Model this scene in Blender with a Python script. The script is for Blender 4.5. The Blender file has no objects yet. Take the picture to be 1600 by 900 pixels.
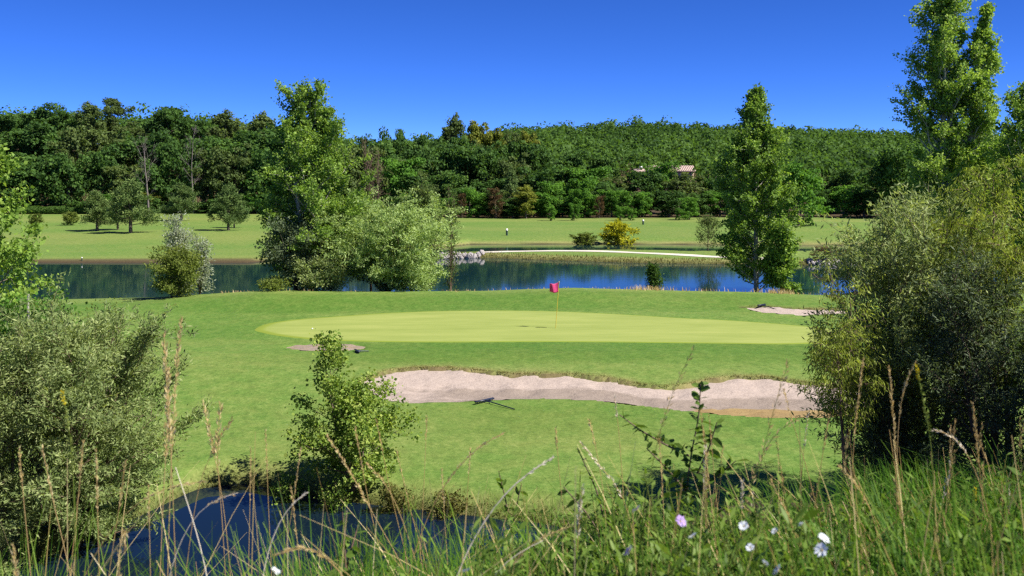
import bpy, math, random
import numpy as np

# ------------------------------------------------------------------ camera, sky, sun
sc = bpy.context.scene
COL = sc.collection
CAMZ, HOR, FPX = 7.0, 290.0, 1600.0          # eye height above the lake, horizon row, focal length in photo pixels
cam_d = bpy.data.cameras.new('camera')
cam = bpy.data.objects.new('camera', cam_d)
COL.objects.link(cam)
cam.location = (0, 0, CAMZ)
cam.rotation_euler = (math.radians(90), 0, 0)
cam_d.sensor_width = 36.0
cam_d.lens = 36.0
cam_d.shift_y = -0.1
cam_d.clip_start = 0.05
cam_d.clip_end = 5000
cam_d.dof.use_dof = True
cam_d.dof.focus_distance = 40.0
cam_d.dof.aperture_fstop = 6.3
sc.camera = cam

SUN_EL = math.radians(50)
SUN_DIR = np.array([math.cos(SUN_EL) * 0.93, -math.cos(SUN_EL) * 0.37, math.sin(SUN_EL)])
world = bpy.data.worlds.new('World')
sc.world = world
world.use_nodes = True
wn = world.node_tree
for n in list(wn.nodes):
    wn.nodes.remove(n)
sky = wn.nodes.new('ShaderNodeTexSky')
sky.sky_type = 'NISHITA'
sky.sun_disc = False
sky.sun_elevation = SUN_EL
sky.sun_rotation = math.atan2(SUN_DIR[0], SUN_DIR[1])
sky.altitude = 7300
sky.air_density = 0.7
sky.dust_density = 0.0
sky.ozone_density = 4.0
hs = wn.nodes.new('ShaderNodeHueSaturation')
hs.inputs['Saturation'].default_value = 1.22
hs.inputs['Hue'].default_value = 0.516
bg = wn.nodes.new('ShaderNodeBackground')
bg.inputs['Strength'].default_value = 0.112
wo = wn.nodes.new('ShaderNodeOutputWorld')
wn.links.new(sky.outputs[0], hs.inputs['Color'])
wn.links.new(hs.outputs[0], bg.inputs['Color'])
wn.links.new(bg.outputs[0], wo.inputs['Surface'])

sun_d = bpy.data.lights.new('sun', 'SUN')
sun_d.energy = 4.6
sun_d.angle = math.radians(0.53)
sun_d.color = (1.0, 0.95, 0.86)
sun = bpy.data.objects.new('sun', sun_d)
COL.objects.link(sun)
from mathutils import Vector, Matrix
sun.rotation_euler = Vector(SUN_DIR).to_track_quat('Z', 'Y').to_euler()
sun.location = (60, -30, 80)

sc.view_settings.view_transform = 'Standard'
sc.view_settings.look = 'None'
sc.view_settings.gamma = 1.0
sc.view_settings.use_curve_mapping = False
sc.view_settings.exposure = 1.1
sc.render.engine = 'CYCLES'
sc.cycles.max_bounces = 6
sc.cycles.transparent_max_bounces = 4
sc.cycles.use_denoising = False
sc.cycles.pixel_filter_type = 'BLACKMAN_HARRIS'
sc.cycles.filter_width = 1.4

R = np.random.default_rng(11)

# ------------------------------------------------------------------ helpers
def link(o, parent=None):
    COL.objects.link(o)
    if parent is not None:
        o.parent = parent
    return o

def mesh(name, V, F, mat, smooth=False, attrs=None):
    V = np.ascontiguousarray(V, dtype=np.float32)
    F = np.ascontiguousarray(F, dtype=np.int32)
    me = bpy.data.meshes.new(name)
    n, k = F.shape
    me.vertices.add(len(V))
    me.vertices.foreach_set('co', V.ravel())
    me.loops.add(n * k)
    me.loops.foreach_set('vertex_index', F.ravel())
    me.polygons.add(n)
    me.polygons.foreach_set('loop_start', np.arange(0, n * k, k, dtype=np.int32))
    if smooth:
        me.polygons.foreach_set('use_smooth', np.ones(n, dtype=bool))
    for a, (dom, val) in (attrs or {}).items():
        at = me.attributes.new(a, 'FLOAT', dom)
        at.data.foreach_set('value', np.ascontiguousarray(val, dtype=np.float32))
    me.update(calc_edges=True)
    if mat is not None:
        me.materials.append(mat)
    return me

def obj(name, me, parent=None, loc=None):
    o = bpy.data.objects.new(name, me)
    link(o, parent)
    if loc is not None:
        o.location = loc
    return o

def tag(o, label=None, cat=None, group=None, kind=None):
    if label: o['label'] = label
    if cat: o['category'] = cat
    if group: o['group'] = group
    if kind: o['kind'] = kind
    return o

def thing(name, loc, label, cat, group=None, rz=0.0, sc_=None):
    e = bpy.data.objects.new(name, None)
    e.empty_display_size = 0.3
    link(e)
    e.location = tuple(float(v) for v in loc)
    e.rotation_euler = (0, 0, rz)
    if sc_ is not None:
        e.scale = sc_
    return tag(e, label, cat, group)

def tubes(lines, sides=6):
    Vs, Fs, off = [], [], 0
    ang = np.linspace(0, 2 * np.pi, sides, endpoint=False)
    ca, sa = np.cos(ang), np.sin(ang)
    for P, r in lines:
        P = np.asarray(P, float); k = len(P)
        r = np.broadcast_to(np.asarray(r, float), (k,))
        T = np.gradient(P, axis=0)
        T /= np.linalg.norm(T, axis=1, keepdims=True) + 1e-9
        mean = T.mean(axis=0)
        ref = np.eye(3)[np.argmin(np.abs(mean))]
        A = np.cross(T, ref); A /= np.linalg.norm(A, axis=1, keepdims=True) + 1e-9
        B = np.cross(T, A)
        ring = P[:, None, :] + r[:, None, None] * (ca[None, :, None] * A[:, None, :] + sa[None, :, None] * B[:, None, :])
        Vs.append(ring.reshape(-1, 3))
        i = np.arange(k - 1)[:, None] * sides
        j = np.arange(sides)[None, :]
        jn = (j + 1) % sides
        f = np.stack([i + j, i + jn, i + sides + jn, i + sides + j], axis=-1).reshape(-1, 4) + off
        Fs.append(f)
        off += k * sides
    return np.concatenate(Vs), np.concatenate(Fs)

def unit(a):
    return a / (np.linalg.norm(a, axis=-1, keepdims=True) + 1e-9)

def leaf_quads(P, D, N, L, W, broad=0.45):
    """diamond leaves: base at P, pointing along D, facing N"""
    n = len(P)
    L = np.broadcast_to(L, (n,))[:, None]; W = np.broadcast_to(W, (n,))[:, None]
    D = unit(D)
    S = unit(np.cross(D, N))
    U = np.cross(S, D)
    mid = P + D * L * broad
    V = np.stack([P, mid + S * W * .5 + U * W * .12, P + D * L, mid - S * W * .5 + U * W * .12], axis=1).reshape(-1, 3)
    F = np.arange(n * 4).reshape(n, 4)
    return V, F

def bez(p0, p1, p2, n):
    t = np.linspace(0, 1, n)[:, None]
    return (1 - t) ** 2 * p0 + 2 * t * (1 - t) * p1 + t ** 2 * p2

def sstep(a, b, x):
    t = np.clip((x - a) / (b - a), 0, 1)
    return t * t * (3 - 2 * t)

def smin(a, b, k):
    h = np.clip(0.5 + 0.5 * (b - a) / k, 0, 1)
    return b * (1 - h) + a * h - k * h * (1 - h)

def vnoise(x, y, s, seed=0):
    """cheap smooth value noise"""
    x = np.asarray(x, float) / s; y = np.asarray(y, float) / s
    xi = np.floor(x).astype(np.int64); yi = np.floor(y).astype(np.int64)
    fx = x - xi; fy = y - yi
    fx = fx * fx * (3 - 2 * fx); fy = fy * fy * (3 - 2 * fy)
    def h(a, b):
        v = (a * 374761393 + b * 668265263 + seed * 974711) & 0xffffffff
        v = ((v ^ (v >> 13)) * 1274126177) & 0xffffffff
        return ((v ^ (v >> 16)) & 0xffff) / 65535.0
    return (h(xi, yi) * (1 - fx) + h(xi + 1, yi) * fx) * (1 - fy) + (h(xi, yi + 1) * (1 - fx) + h(xi + 1, yi + 1) * fx) * fy

# ------------------------------------------------------------------ materials
def newmat(name):
    m = bpy.data.materials.new(name)
    m.use_nodes = True
    nt = m.node_tree
    for n in list(nt.nodes):
        nt.nodes.remove(n)
    out = nt.nodes.new('ShaderNodeOutputMaterial')
    return m, nt, out

def node(nt, typ, **kw):
    n = nt.nodes.new(typ)
    for k, v in kw.items():
        if k.startswith('_'):
            setattr(n, k[1:], v)
        else:
            n.inputs[k.replace('__', ' ')].default_value = v
    return n

def ramp(nt, stops):
    r = nt.nodes.new('ShaderNodeValToRGB')
    el = r.color_ramp.elements
    while len(el) < len(stops):
        el.new(0.5)
    for e, (p, c) in zip(el, stops):
        e.position = p
        e.color = (*c, 1)
    return r

def mixc(nt, a, b, fac, mode='MIX'):
    m = nt.nodes.new('ShaderNodeMix')
    m.data_type = 'RGBA'
    m.blend_type = mode
    m.clamp_factor = True
    for sock, v in ((m.inputs[6], a), (m.inputs[7], b), (m.inputs[0], fac)):
        if hasattr(v, 'links') or isinstance(v, bpy.types.NodeSocket):
            nt.links.new(v, sock)
        elif isinstance(v, (int, float)):
            sock.default_value = v
        else:
            sock.default_value = (*v, 1)
    return m.outputs[2]

def attr(nt, name):
    a = nt.nodes.new('ShaderNodeAttribute')
    a.attribute_name = name
    return a.outputs['Fac']

def math_n(nt, op, a, b=None):
    m = nt.nodes.new('ShaderNodeMath')
    m.operation = op
    for s, v in zip(m.inputs, (a, b)):
        if v is None: continue
        if isinstance(v, (int, float)): s.default_value = v
        else: nt.links.new(v, s)
    return m.outputs[0]

def leaf_mat(name, dark, mid, light, trans=0.42, rough=0.6, spec=0.10, tcol=None, objvar=0.25):
    m, nt, out = newmat(name)
    t = attr(nt, 'tint')
    oi = nt.nodes.new('ShaderNodeObjectInfo')
    rv = math_n(nt, 'MULTIPLY', math_n(nt, 'SUBTRACT', oi.outputs['Random'], 0.5), objvar)
    fac = math_n(nt, 'ADD', t, rv)
    r = ramp(nt, [(0.0, dark), (0.5, mid), (1.0, light)])
    nt.links.new(fac, r.inputs[0])
    p = node(nt, 'ShaderNodeBsdfPrincipled', Roughness=rough)
    p.inputs['Specular IOR Level'].default_value = spec
    nt.links.new(r.outputs[0], p.inputs['Base Color'])
    tr = nt.nodes.new('ShaderNodeBsdfTranslucent')
    tc = mixc(nt, r.outputs[0], tcol or (1.25, 1.25, 0.6), 1.0, 'MULTIPLY')
    nt.links.new(tc, tr.inputs['Color'])
    mx = nt.nodes.new('ShaderNodeMixShader')
    mx.inputs[0].default_value = trans
    nt.links.new(p.outputs[0], mx.inputs[1])
    nt.links.new(tr.outputs[0], mx.inputs[2])
    nt.links.new(mx.outputs[0], out.inputs['Surface'])
    return m

def plain(name, col, rough=0.6, var=0.25, scale=8.0, bump=0.0, metallic=0.0, spec=0.4):
    m, nt, out = newmat(name)
    tc = nt.nodes.new('ShaderNodeTexCoord')
    nz = node(nt, 'ShaderNodeTexNoise', Scale=scale, Detail=6.0, Roughness=0.6)
    nt.links.new(tc.outputs['Object'], nz.inputs['Vector'])
    c = np.array(col)
    r = ramp(nt, [(0.25, tuple(c * (1 - var))), (0.75, tuple(np.minimum(c * (1 + var), 1)))])
    nt.links.new(nz.outputs['Fac'], r.inputs[0])
    p = node(nt, 'ShaderNodeBsdfPrincipled', Roughness=rough, Metallic=metallic)
    p.inputs['Specular IOR Level'].default_value = spec
    nt.links.new(r.outputs[0], p.inputs['Base Color'])
    if bump:
        b = node(nt, 'ShaderNodeBump', Strength=bump, Distance=0.05)
        nt.links.new(nz.outputs['Fac'], b.inputs['Height'])
        nt.links.new(b.outputs[0], p.inputs['Normal'])
    nt.links.new(p.outputs[0], out.inputs['Surface'])
    return m

M = {}
M['oak'] = leaf_mat('oak_leaves', (0.0294, 0.0648, 0.0184), (0.0642, 0.135, 0.0294), (0.1284, 0.2251, 0.0477))
M['olive'] = leaf_mat('olive_oak_leaves', (0.0486, 0.0745, 0.0227), (0.1004, 0.149, 0.0421), (0.1782, 0.235, 0.0728))
M['bright'] = leaf_mat('bright_green_leaves', (0.0442, 0.1104, 0.0184), (0.092, 0.2116, 0.0294), (0.1748, 0.3404, 0.0478))
M['yellowish'] = leaf_mat('yellow_green_leaves', (0.077, 0.105, 0.0168), (0.168, 0.196, 0.0308), (0.266, 0.28, 0.049))
M['rust'] = leaf_mat('rusty_leaves', (0.0434, 0.0255, 0.0112), (0.093, 0.0562, 0.0245), (0.1426, 0.105, 0.049), tcol=(1.2, 1, .8))
M['pine'] = leaf_mat('pine_needles', (0.0447, 0.0833, 0.0242), (0.1004, 0.1613, 0.0447), (0.2091, 0.2732, 0.0781), trans=.15)
M['poplar'] = leaf_mat('poplar_leaves', (0.0728, 0.1345, 0.0274), (0.1872, 0.3057, 0.0479), (0.364, 0.4891, 0.0958), spec=.18, rough=.55)
M['silver'] = leaf_mat('silver_willow_leaves', (0.1223, 0.1883, 0.0472), (0.2534, 0.3555, 0.1049), (0.4542, 0.567, 0.2229), spec=.18, rough=.55)
M['grey'] = leaf_mat('grey_willow_leaves', (0.1725, 0.2127, 0.138), (0.276, 0.322, 0.2185), (0.4255, 0.46, 0.345), spec=.18, rough=.55)
M['willow'] = leaf_mat('willow_leaves', (0.1251, 0.1798, 0.0603), (0.2501, 0.3179, 0.1098), (0.4888, 0.5372, 0.2392), spec=.18, rough=.55)
M['darkwillow'] = leaf_mat('dark_willow_leaves', (0.0444, 0.0754, 0.0342), (0.1025, 0.1475, 0.0698), (0.2136, 0.2599, 0.1475), spec=.18, rough=.55)
M['gold'] = leaf_mat('golden_willow_leaves', (0.1071, 0.1529, 0.0185), (0.2331, 0.2964, 0.0396), (0.4032, 0.468, 0.0924), spec=.18, rough=.55)
M['birch'] = leaf_mat('birch_leaves', (0.0555, 0.1059, 0.0201), (0.164, 0.265, 0.0404), (0.3785, 0.4541, 0.1009), spec=.18, rough=.55)
M['yellow'] = leaf_mat('golden_foliage', (.200, .205, .010), (.370, .370, .018), (.520, .510, .045), trans=.4)
M['shrub'] = leaf_mat('shrub_leaves', (0.069, 0.1, 0.0207), (0.1466, 0.1932, 0.0379), (0.2587, 0.3019, 0.069))
M['hedge'] = leaf_mat('hedge_leaves', (0.028, 0.063, 0.014), (0.063, 0.126, 0.0224), (0.112, 0.196, 0.0364))
M['hill'] = leaf_mat('hill_forest_leaves', (0.033, 0.0739, 0.0182), (0.0662, 0.1346, 0.0258), (0.1177, 0.2102, 0.0404))
M['weed'] = leaf_mat('weed_leaves', (0.052, 0.0975, 0.0156), (0.1105, 0.1885, 0.0286), (0.195, 0.286, 0.0585), rough=.5, spec=.18)
M['grass'] = leaf_mat('meadow_grass', (.024, .068, .006), (.066, .158, .012), (.180, .290, .036), trans=.4, rough=.5)
M['dry'] = leaf_mat('dry_grass', (0.3, 0.192, 0.072), (0.504, 0.354, 0.15), (0.696, 0.54, 0.288), trans=.3, tcol=(1.1, 1, .8))
M['straw'] = leaf_mat('golden_seed_heads', (.430, .310, .100), (.660, .510, .220), (.840, .710, .430), trans=.4, tcol=(1.1, 1, .8))
M['pale'] = leaf_mat('bleached_straw', (.560, .480, .350), (.720, .630, .480), (.850, .770, .620), trans=.15, tcol=(1, 1, .9))
M['stem'] = leaf_mat('green_stem', (.080, .120, .020), (.140, .180, .035), (.200, .230, .060), trans=.2)
M['edge'] = leaf_mat('bank_grass', (.060, .080, .014), (.140, .140, .035), (.260, .210, .085), trans=.35)
M['bark'] = plain('bark', (.110, .085, .060), .9, .4, 5, .6)
M['palebark'] = plain('pale_bark', (.300, .280, .240), .8, .3, 4, .4)
M['deadwood'] = plain('dead_wood', (.150, .125, .115), .85, .25, 4, .3)
M['twig'] = plain('reddish_twigs', (.130, .085, .060), .85, .3, 4, .2)
M['stone'] = plain('pale_limestone', (.300, .275, .262), .9, .3, 3, .5)
M['black'] = plain('dark_plastic', (.018, .024, .045), .4, .2, 20)
M['pole'] = plain('yellow_fibreglass', (.600, .430, .050), .35, .05, 10)
M['white'] = plain('white_paint', (.750, .730, .700), .5, .06, 6)
M['ball'] = plain('ball_white', (.850, .850, .850), .3, .02, 6)
M['wall'] = plain('pink_render', (.480, .350, .270), .9, .12, 2)
M['tile'] = plain('old_roof_tiles', (.390, .290, .250), .85, .35, 3, .4)
M['post'] = plain('green_post', (.030, .060, .040), .6, .2, 8)
M['petalw'] = leaf_mat('white_petals', (.640, .680, .760), (.740, .770, .830), (.820, .840, .880), trans=.25, tcol=(1, 1, 1))
M['petalv'] = leaf_mat('violet_petals', (.360, .220, .560), (.450, .300, .640), (.560, .420, .720), trans=.25, tcol=(1, 1, 1))
M['petaly'] = leaf_mat('yellow_petals', (.600, .420, .010), (.720, .560, .015), (.800, .640, .030), trans=.3, tcol=(1, 1, .8))
M['flowercore'] = plain('flower_core', (.350, .260, .080), .8, .3, 40)

# flag cloth
m, nt, out = newmat('pink_flag_cloth')
p = node(nt, 'ShaderNodeBsdfPrincipled', Roughness=.7)
wv = node(nt, 'ShaderNodeTexNoise', Scale=9.0, Detail=3.0)
r = ramp(nt, [(.3, (.62, .050, .19)), (.7, (.74, .085, .27))])
nt.links.new(wv.outputs['Fac'], r.inputs[0]); nt.links.new(r.outputs[0], p.inputs['Base Color'])
tr = nt.nodes.new('ShaderNodeBsdfTranslucent'); tr.inputs['Color'].default_value = (.75, .07, .26, 1)
mx = nt.nodes.new('ShaderNodeMixShader'); mx.inputs[0].default_value = .35
nt.links.new(p.outputs[0], mx.inputs[1]); nt.links.new(tr.outputs[0], mx.inputs[2]); nt.links.new(mx.outputs[0], out.inputs['Surface'])
M['flag'] = m

def ground_mat(name):
    m, nt, out = newmat(name)
    tc = nt.nodes.new('ShaderNodeTexCoord')
    pos = tc.outputs['Object']
    def noise(scale, detail=5.0, rough=.6, stretch=None):
        n = node(nt, 'ShaderNodeTexNoise', Scale=scale, Detail=detail, Roughness=rough)
        if stretch:
            mp = nt.nodes.new('ShaderNodeMapping'); mp.inputs['Scale'].default_value = stretch
            nt.links.new(pos, mp.inputs['Vector']); nt.links.new(mp.outputs[0], n.inputs['Vector'])
        else:
            nt.links.new(pos, n.inputs['Vector'])
        return n.outputs['Fac']
    fine = noise(7.5, 9, .78); midn = noise(1.6, 4, .6); big = noise(.11, 4, .55)
    blades = noise(3.0, 6, .75, (1.0, .6, 1.0))
    lawn = ramp(nt, [(.32, (.040, .086, .014)), (.5, (.096, .172, .030)), (.68, (.185, .255, .062))])
    f = math_n(nt, 'ADD', math_n(nt, 'MULTIPLY', fine, .62), math_n(nt, 'MULTIPLY', blades, .38))
    nt.links.new(f, lawn.inputs[0])
    yellow = ramp(nt, [(.32, (.110, .135, .030)), (.52, (.195, .215, .058)), (.70, (.310, .300, .110))])
    nt.links.new(f, yellow.inputs[0])
    patch = ramp(nt, [(.44, (0, 0, 0)), (.70, (1, 1, 1))]); nt.links.new(math_n(nt, 'ADD', math_n(nt, 'MULTIPLY', midn, .55), math_n(nt, 'MULTIPLY', big, .5)), patch.inputs[0])
    c = mixc(nt, lawn.outputs[0], yellow.outputs[0], math_n(nt, 'MULTIPLY', patch.outputs[0], .55))
    dryf = math_n(nt, 'MULTIPLY', attr(nt, 'dry'), math_n(nt, 'ADD', math_n(nt, 'MULTIPLY', big, .6), .55))
    c = mixc(nt, c, yellow.outputs[0], dryf)
    straw = ramp(nt, [(.3, (.170, .125, .055)), (.7, (.380, .290, .150))]); nt.links.new(fine, straw.inputs[0])
    c = mixc(nt, c, straw.outputs[0], attr(nt, 'straw'))
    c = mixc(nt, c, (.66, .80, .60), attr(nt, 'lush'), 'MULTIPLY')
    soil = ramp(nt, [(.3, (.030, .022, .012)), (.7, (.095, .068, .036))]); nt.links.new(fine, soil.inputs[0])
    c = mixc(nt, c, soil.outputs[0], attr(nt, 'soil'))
    p = node(nt, 'ShaderNodeBsdfPrincipled', Roughness=.85)
    p.inputs['Specular IOR Level'].default_value = .12
    nt.links.new(c, p.inputs['Base Color'])
    b = node(nt, 'ShaderNodeBump', Strength=.8, Distance=.06)
    nt.links.new(f, b.inputs['Height']); nt.links.new(b.outputs[0], p.inputs['Normal'])
    nt.links.new(p.outputs[0], out.inputs['Surface'])
    return m
M['ground'] = ground_mat('lawn_and_meadow')

def green_mat():
    m, nt, out = newmat('putting_green_turf')
    tc = nt.nodes.new('ShaderNodeTexCoord')
    mp = nt.nodes.new('ShaderNodeMapping'); mp.inputs['Scale'].default_value = (.25, 1.0, 1)
    nt.links.new(tc.outputs['Object'], mp.inputs['Vector'])
    n1 = node(nt, 'ShaderNodeTexNoise', Scale=1.3, Detail=6.0, Roughness=.6); nt.links.new(mp.outputs[0], n1.inputs['Vector'])
    n2 = node(nt, 'ShaderNodeTexNoise', Scale=30.0, Detail=4.0, Roughness=.6); nt.links.new(tc.outputs['Object'], n2.inputs['Vector'])
    f = math_n(nt, 'ADD', math_n(nt, 'MULTIPLY', n1.outputs['Fac'], .7), math_n(nt, 'MULTIPLY', n2.outputs['Fac'], .3))
    r = ramp(nt, [(.3, (.180, .228, .050)), (.55, (.238, .280, .072)), (.75, (.300, .318, .098))])
    nt.links.new(f, r.inputs[0])
    col = mixc(nt, r.outputs[0], (.17, .22, .028), attr(nt, 'collar'))
    p = node(nt, 'ShaderNodeBsdfPrincipled', Roughness=.8); p.inputs['Specular IOR Level'].default_value = .15
    nt.links.new(col, p.inputs['Base Color'])
    nt.links.new(p.outputs[0], out.inputs['Surface'])
    return m
M['green'] = green_mat()

def sand_mat():
    m, nt, out = newmat('bunker_sand')
    tc = nt.nodes.new('ShaderNodeTexCoord')
    mp = nt.nodes.new('ShaderNodeMapping'); mp.inputs['Scale'].default_value = (.6, 1.5, 1)
    nt.links.new(tc.outputs['Object'], mp.inputs['Vector'])
    n1 = node(nt, 'ShaderNodeTexNoise', Scale=2.2, Detail=8.0, Roughness=.65); nt.links.new(mp.outputs[0], n1.inputs['Vector'])
    n2 = node(nt, 'ShaderNodeTexNoise', Scale=14.0, Detail=6.0, Roughness=.7); nt.links.new(tc.outputs['Object'], n2.inputs['Vector'])
    r = ramp(nt, [(.3, (.285, .228, .195)), (.7, (.400, .330, .285))]); nt.links.new(n2.outputs['Fac'], r.inputs[0])
    damp = ramp(nt, [(.3, (.190, .150, .122)), (.7, (.275, .225, .188))]); nt.links.new(n2.outputs['Fac'], damp.inputs[0])
    wet = ramp(nt, [(.3, (.210, .140, .060)), (.7, (.290, .210, .095))]); nt.links.new(n1.outputs['Fac'], wet.inputs[0])
    wob = math_n(nt, 'MULTIPLY', math_n(nt, 'SUBTRACT', n1.outputs['Fac'], .5), 1.1)
    d = math_n(nt, 'ADD', attr(nt, 'damp'), wob)
    dr = ramp(nt, [(.35, (0, 0, 0)), (.65, (1, 1, 1))]); nt.links.new(d, dr.inputs[0])
    c = mixc(nt, r.outputs[0], damp.outputs[0], dr.outputs[0])
    w = math_n(nt, 'ADD', attr(nt, 'wet'), math_n(nt, 'MULTIPLY', wob, .35))
    wr = ramp(nt, [(.42, (0, 0, 0)), (.58, (1, 1, 1))]); nt.links.new(w, wr.inputs[0])
    c = mixc(nt, c, wet.outputs[0], wr.outputs[0])
    p = node(nt, 'ShaderNodeBsdfPrincipled', Roughness=.9); p.inputs['Specular IOR Level'].default_value = .15
    nt.links.new(c, p.inputs['Base Color'])
    b = node(nt, 'ShaderNodeBump', Strength=.8, Distance=.08)
    nt.links.new(math_n(nt, 'ADD', n1.outputs['Fac'], math_n(nt, 'MULTIPLY', n2.outputs['Fac'], .35)), b.inputs['Height'])
    nt.links.new(b.outputs[0], p.inputs['Normal'])
    nt.links.new(p.outputs[0], out.inputs['Surface'])
    return m
M['sand'] = sand_mat()
M['path'] = plain('pale_gravel', (.520, .480, .400), .95, .15, 3, .3)

def water_mat(name, deep, strength, scale, dist, rough=.03):
    m, nt, out = newmat(name)
    tc = nt.nodes.new('ShaderNodeTexCoord')
    mp = nt.nodes.new('ShaderNodeMapping'); mp.inputs['Scale'].default_value = (.55, 1.0, 1)
    nt.links.new(tc.outputs['Object'], mp.inputs['Vector'])
    n1 = node(nt, 'ShaderNodeTexNoise', Scale=scale, Detail=3.0, Roughness=.55); nt.links.new(mp.outputs[0], n1.inputs['Vector'])
    n2 = node(nt, 'ShaderNodeTexNoise', Scale=scale * .06, Detail=2.0); nt.links.new(tc.outputs['Object'], n2.inputs['Vector'])
    h = math_n(nt, 'MULTIPLY', n1.outputs['Fac'], math_n(nt, 'ADD', n2.outputs['Fac'], .2))
    b = node(nt, 'ShaderNodeBump', Strength=strength, Distance=dist); nt.links.new(h, b.inputs['Height'])
    p = node(nt, 'ShaderNodeBsdfPrincipled', Roughness=rough, IOR=1.19)
    p.inputs['Base Color'].default_value = (*deep, 1)
    nt.links.new(b.outputs[0], p.inputs['Normal'])
    nt.links.new(p.outputs[0], out.inputs['Surface'])
    return m
M['lake'] = water_mat('lake_water', (.006, .024, .028), .28, 1.2, .007, .05)
M['pond'] = water_mat('pond_water', (.004, .010, .020), .10, 1.6, .012)

# ------------------------------------------------------------------ terrain
CREST_X = [-40, -30, -19, -12.7, -6, -1.5, 3.2, 6.5, 12.7, 16, 30]
CREST_Z = [0.7, 0.85, 1.12, 1.58, 1.52, 1.52, 1.70, 1.62, 1.48, 1.30, 1.2]
LAWN_Y = [15, 20, 24, 27, 30, 33.4, 36, 39, 43, 47.6, 49.0]
LAWN_Z = [.35, .38, .42, .5, .65, .98, 1.05, 1.0, 1.08, 1.2, 1.28]
FAR_Y = [90, 110, 130, 150, 175, 196, 206]
FAR_Z = [.35, .45, .70, 1.0, 1.25, 1.62, 1.9]

def pond_far(x):   return np.interp(x, [-30, -16, -11, -8.8, -7.9, -7.3, -6.4, -3.4, .66, 3.0, 5.0, 7.0], [19.5, 19.2, 18.9, 19.2, 21.6, 23.6, 24.1, 22.6, 21.2, 19.8, 17.0, 13.0])
def lake_near(x):  return np.interp(x, [-60, -30, -10, 10, 18, 24, 40, 80], [58, 60, 61.5, 61.5, 62, 68, 72, 76])
def far_shore(x):  return np.interp(x, [-120, -60, -24, -14, -5, 10, 40, 120], [92, 93, 93, 106, 122, 123, 120, 120])
def isth_a(x):     return np.interp(x, [-12, -8, -3, 6, 12, 20, 30, 45], [94, 97, 99.6, 95, 92.5, 91, 89.5, 88])
def isth_b(x):     return np.interp(x, [-12, -8, -3, 6, 14, 22, 45], [97, 102, 105, 107.5, 107, 105, 105])

def lawn(x, y):
    wob = (vnoise(x, y, 9, 3) - .5) * .10
    cr = np.interp(x, CREST_X, CREST_Z)
    z = np.interp(y, LAWN_Y, LAWN_Z)
    t1 = sstep(48.2, 51.2, y); t2 = sstep(52.5, 61, y)
    z = z * (1 - t1) + cr * t1
    z = z * (1 - t2) + .45 * t2
    # the mound between bunker and green, and the hollow in front of it
    z = z + .10 * np.exp(-((y - 35.5) / 2.2) ** 2 - ((x - 4) / 6) ** 2)
    return z + wob

def bank(x, y):
    w = sstep(-1.2, 1.6, x)
    left = 5.10 - .33 * np.maximum(y - 1.7, 0)
    right = 5.30 - .035 * np.maximum(y - 1.0, 0) - .42 * np.maximum(y - 6.2, 0)
    b = left * (1 - w) + right * w
    return np.maximum(b + (vnoise(x, y, 1.3, 8) - .5) * .12, -1.2)

def hill(x, y):
    u = 800 + x / np.maximum(y, 50) * 1600
    ridge = np.interp(u, [-400, 0, 420, 560, 700, 830, 1000, 1150, 1400, 2000], [24, 24, 22, 19, 22, 28.5, 30.5, 28.5, 25.0, 23])
    t = np.clip((y - 205) / 345, 0, 1)
    h = ridge * (t ** 1.15)
    over = np.maximum(y - 550, 0) * .03
    lf = sstep(620, 300, u) * sstep(200, 265, y) * 11 * (1 - sstep(300, 500, y) * .6)
    return h - over + lf

def ground0(x, y):
    x = np.asarray(x, float); y = np.asarray(y, float)
    z = lawn(x, y)
    z = smin(z, .75 * (y - pond_far(x)), .18)
    z = smin(z, .28 * (lake_near(x) - y), .3)
    z = np.maximum(z, -1.2)
    far = smin(np.interp(y, FAR_Y, FAR_Z) + (vnoise(x, y, 22, 5) - .5) * .35, .30 * (y - far_shore(x)), .25)
    z = np.maximum(z, far)
    ish = smin(smin(.45 * (y - isth_a(x)), .35 * (isth_b(x) - y), .2), .36 + (vnoise(x, y, 6, 6) - .5) * .16, .2)
    ish = np.where(x > -11.5, ish, -1.2)
    z = np.maximum(z, np.maximum(ish, -1.2))
    z = np.maximum(z, bank(x, y))
    side = np.clip((np.abs(x + 10) - 120) * .1, -1.2, 1.2)
    z = np.maximum(z, np.where(y < 205, side, -1.2))
    return z + hill(x, y)

def pix(u, v, f=ground0, y0=15.0, y1=400.0):
    """where the sight line through a photo pixel meets the ground"""
    ys = np.arange(y0, y1, .02 if y1 < 80 else .1)
    xs = (u - 800) * ys / FPX
    zs = CAMZ - (v - HOR) * ys / FPX
    g = f(xs, ys)
    i = int(np.argmax(g >= zs))
    return xs[i], ys[i]

def at(u, v, y):
    return np.array([(u - 800) * y / FPX, y, CAMZ - (v - HOR) * y / FPX])

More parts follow.
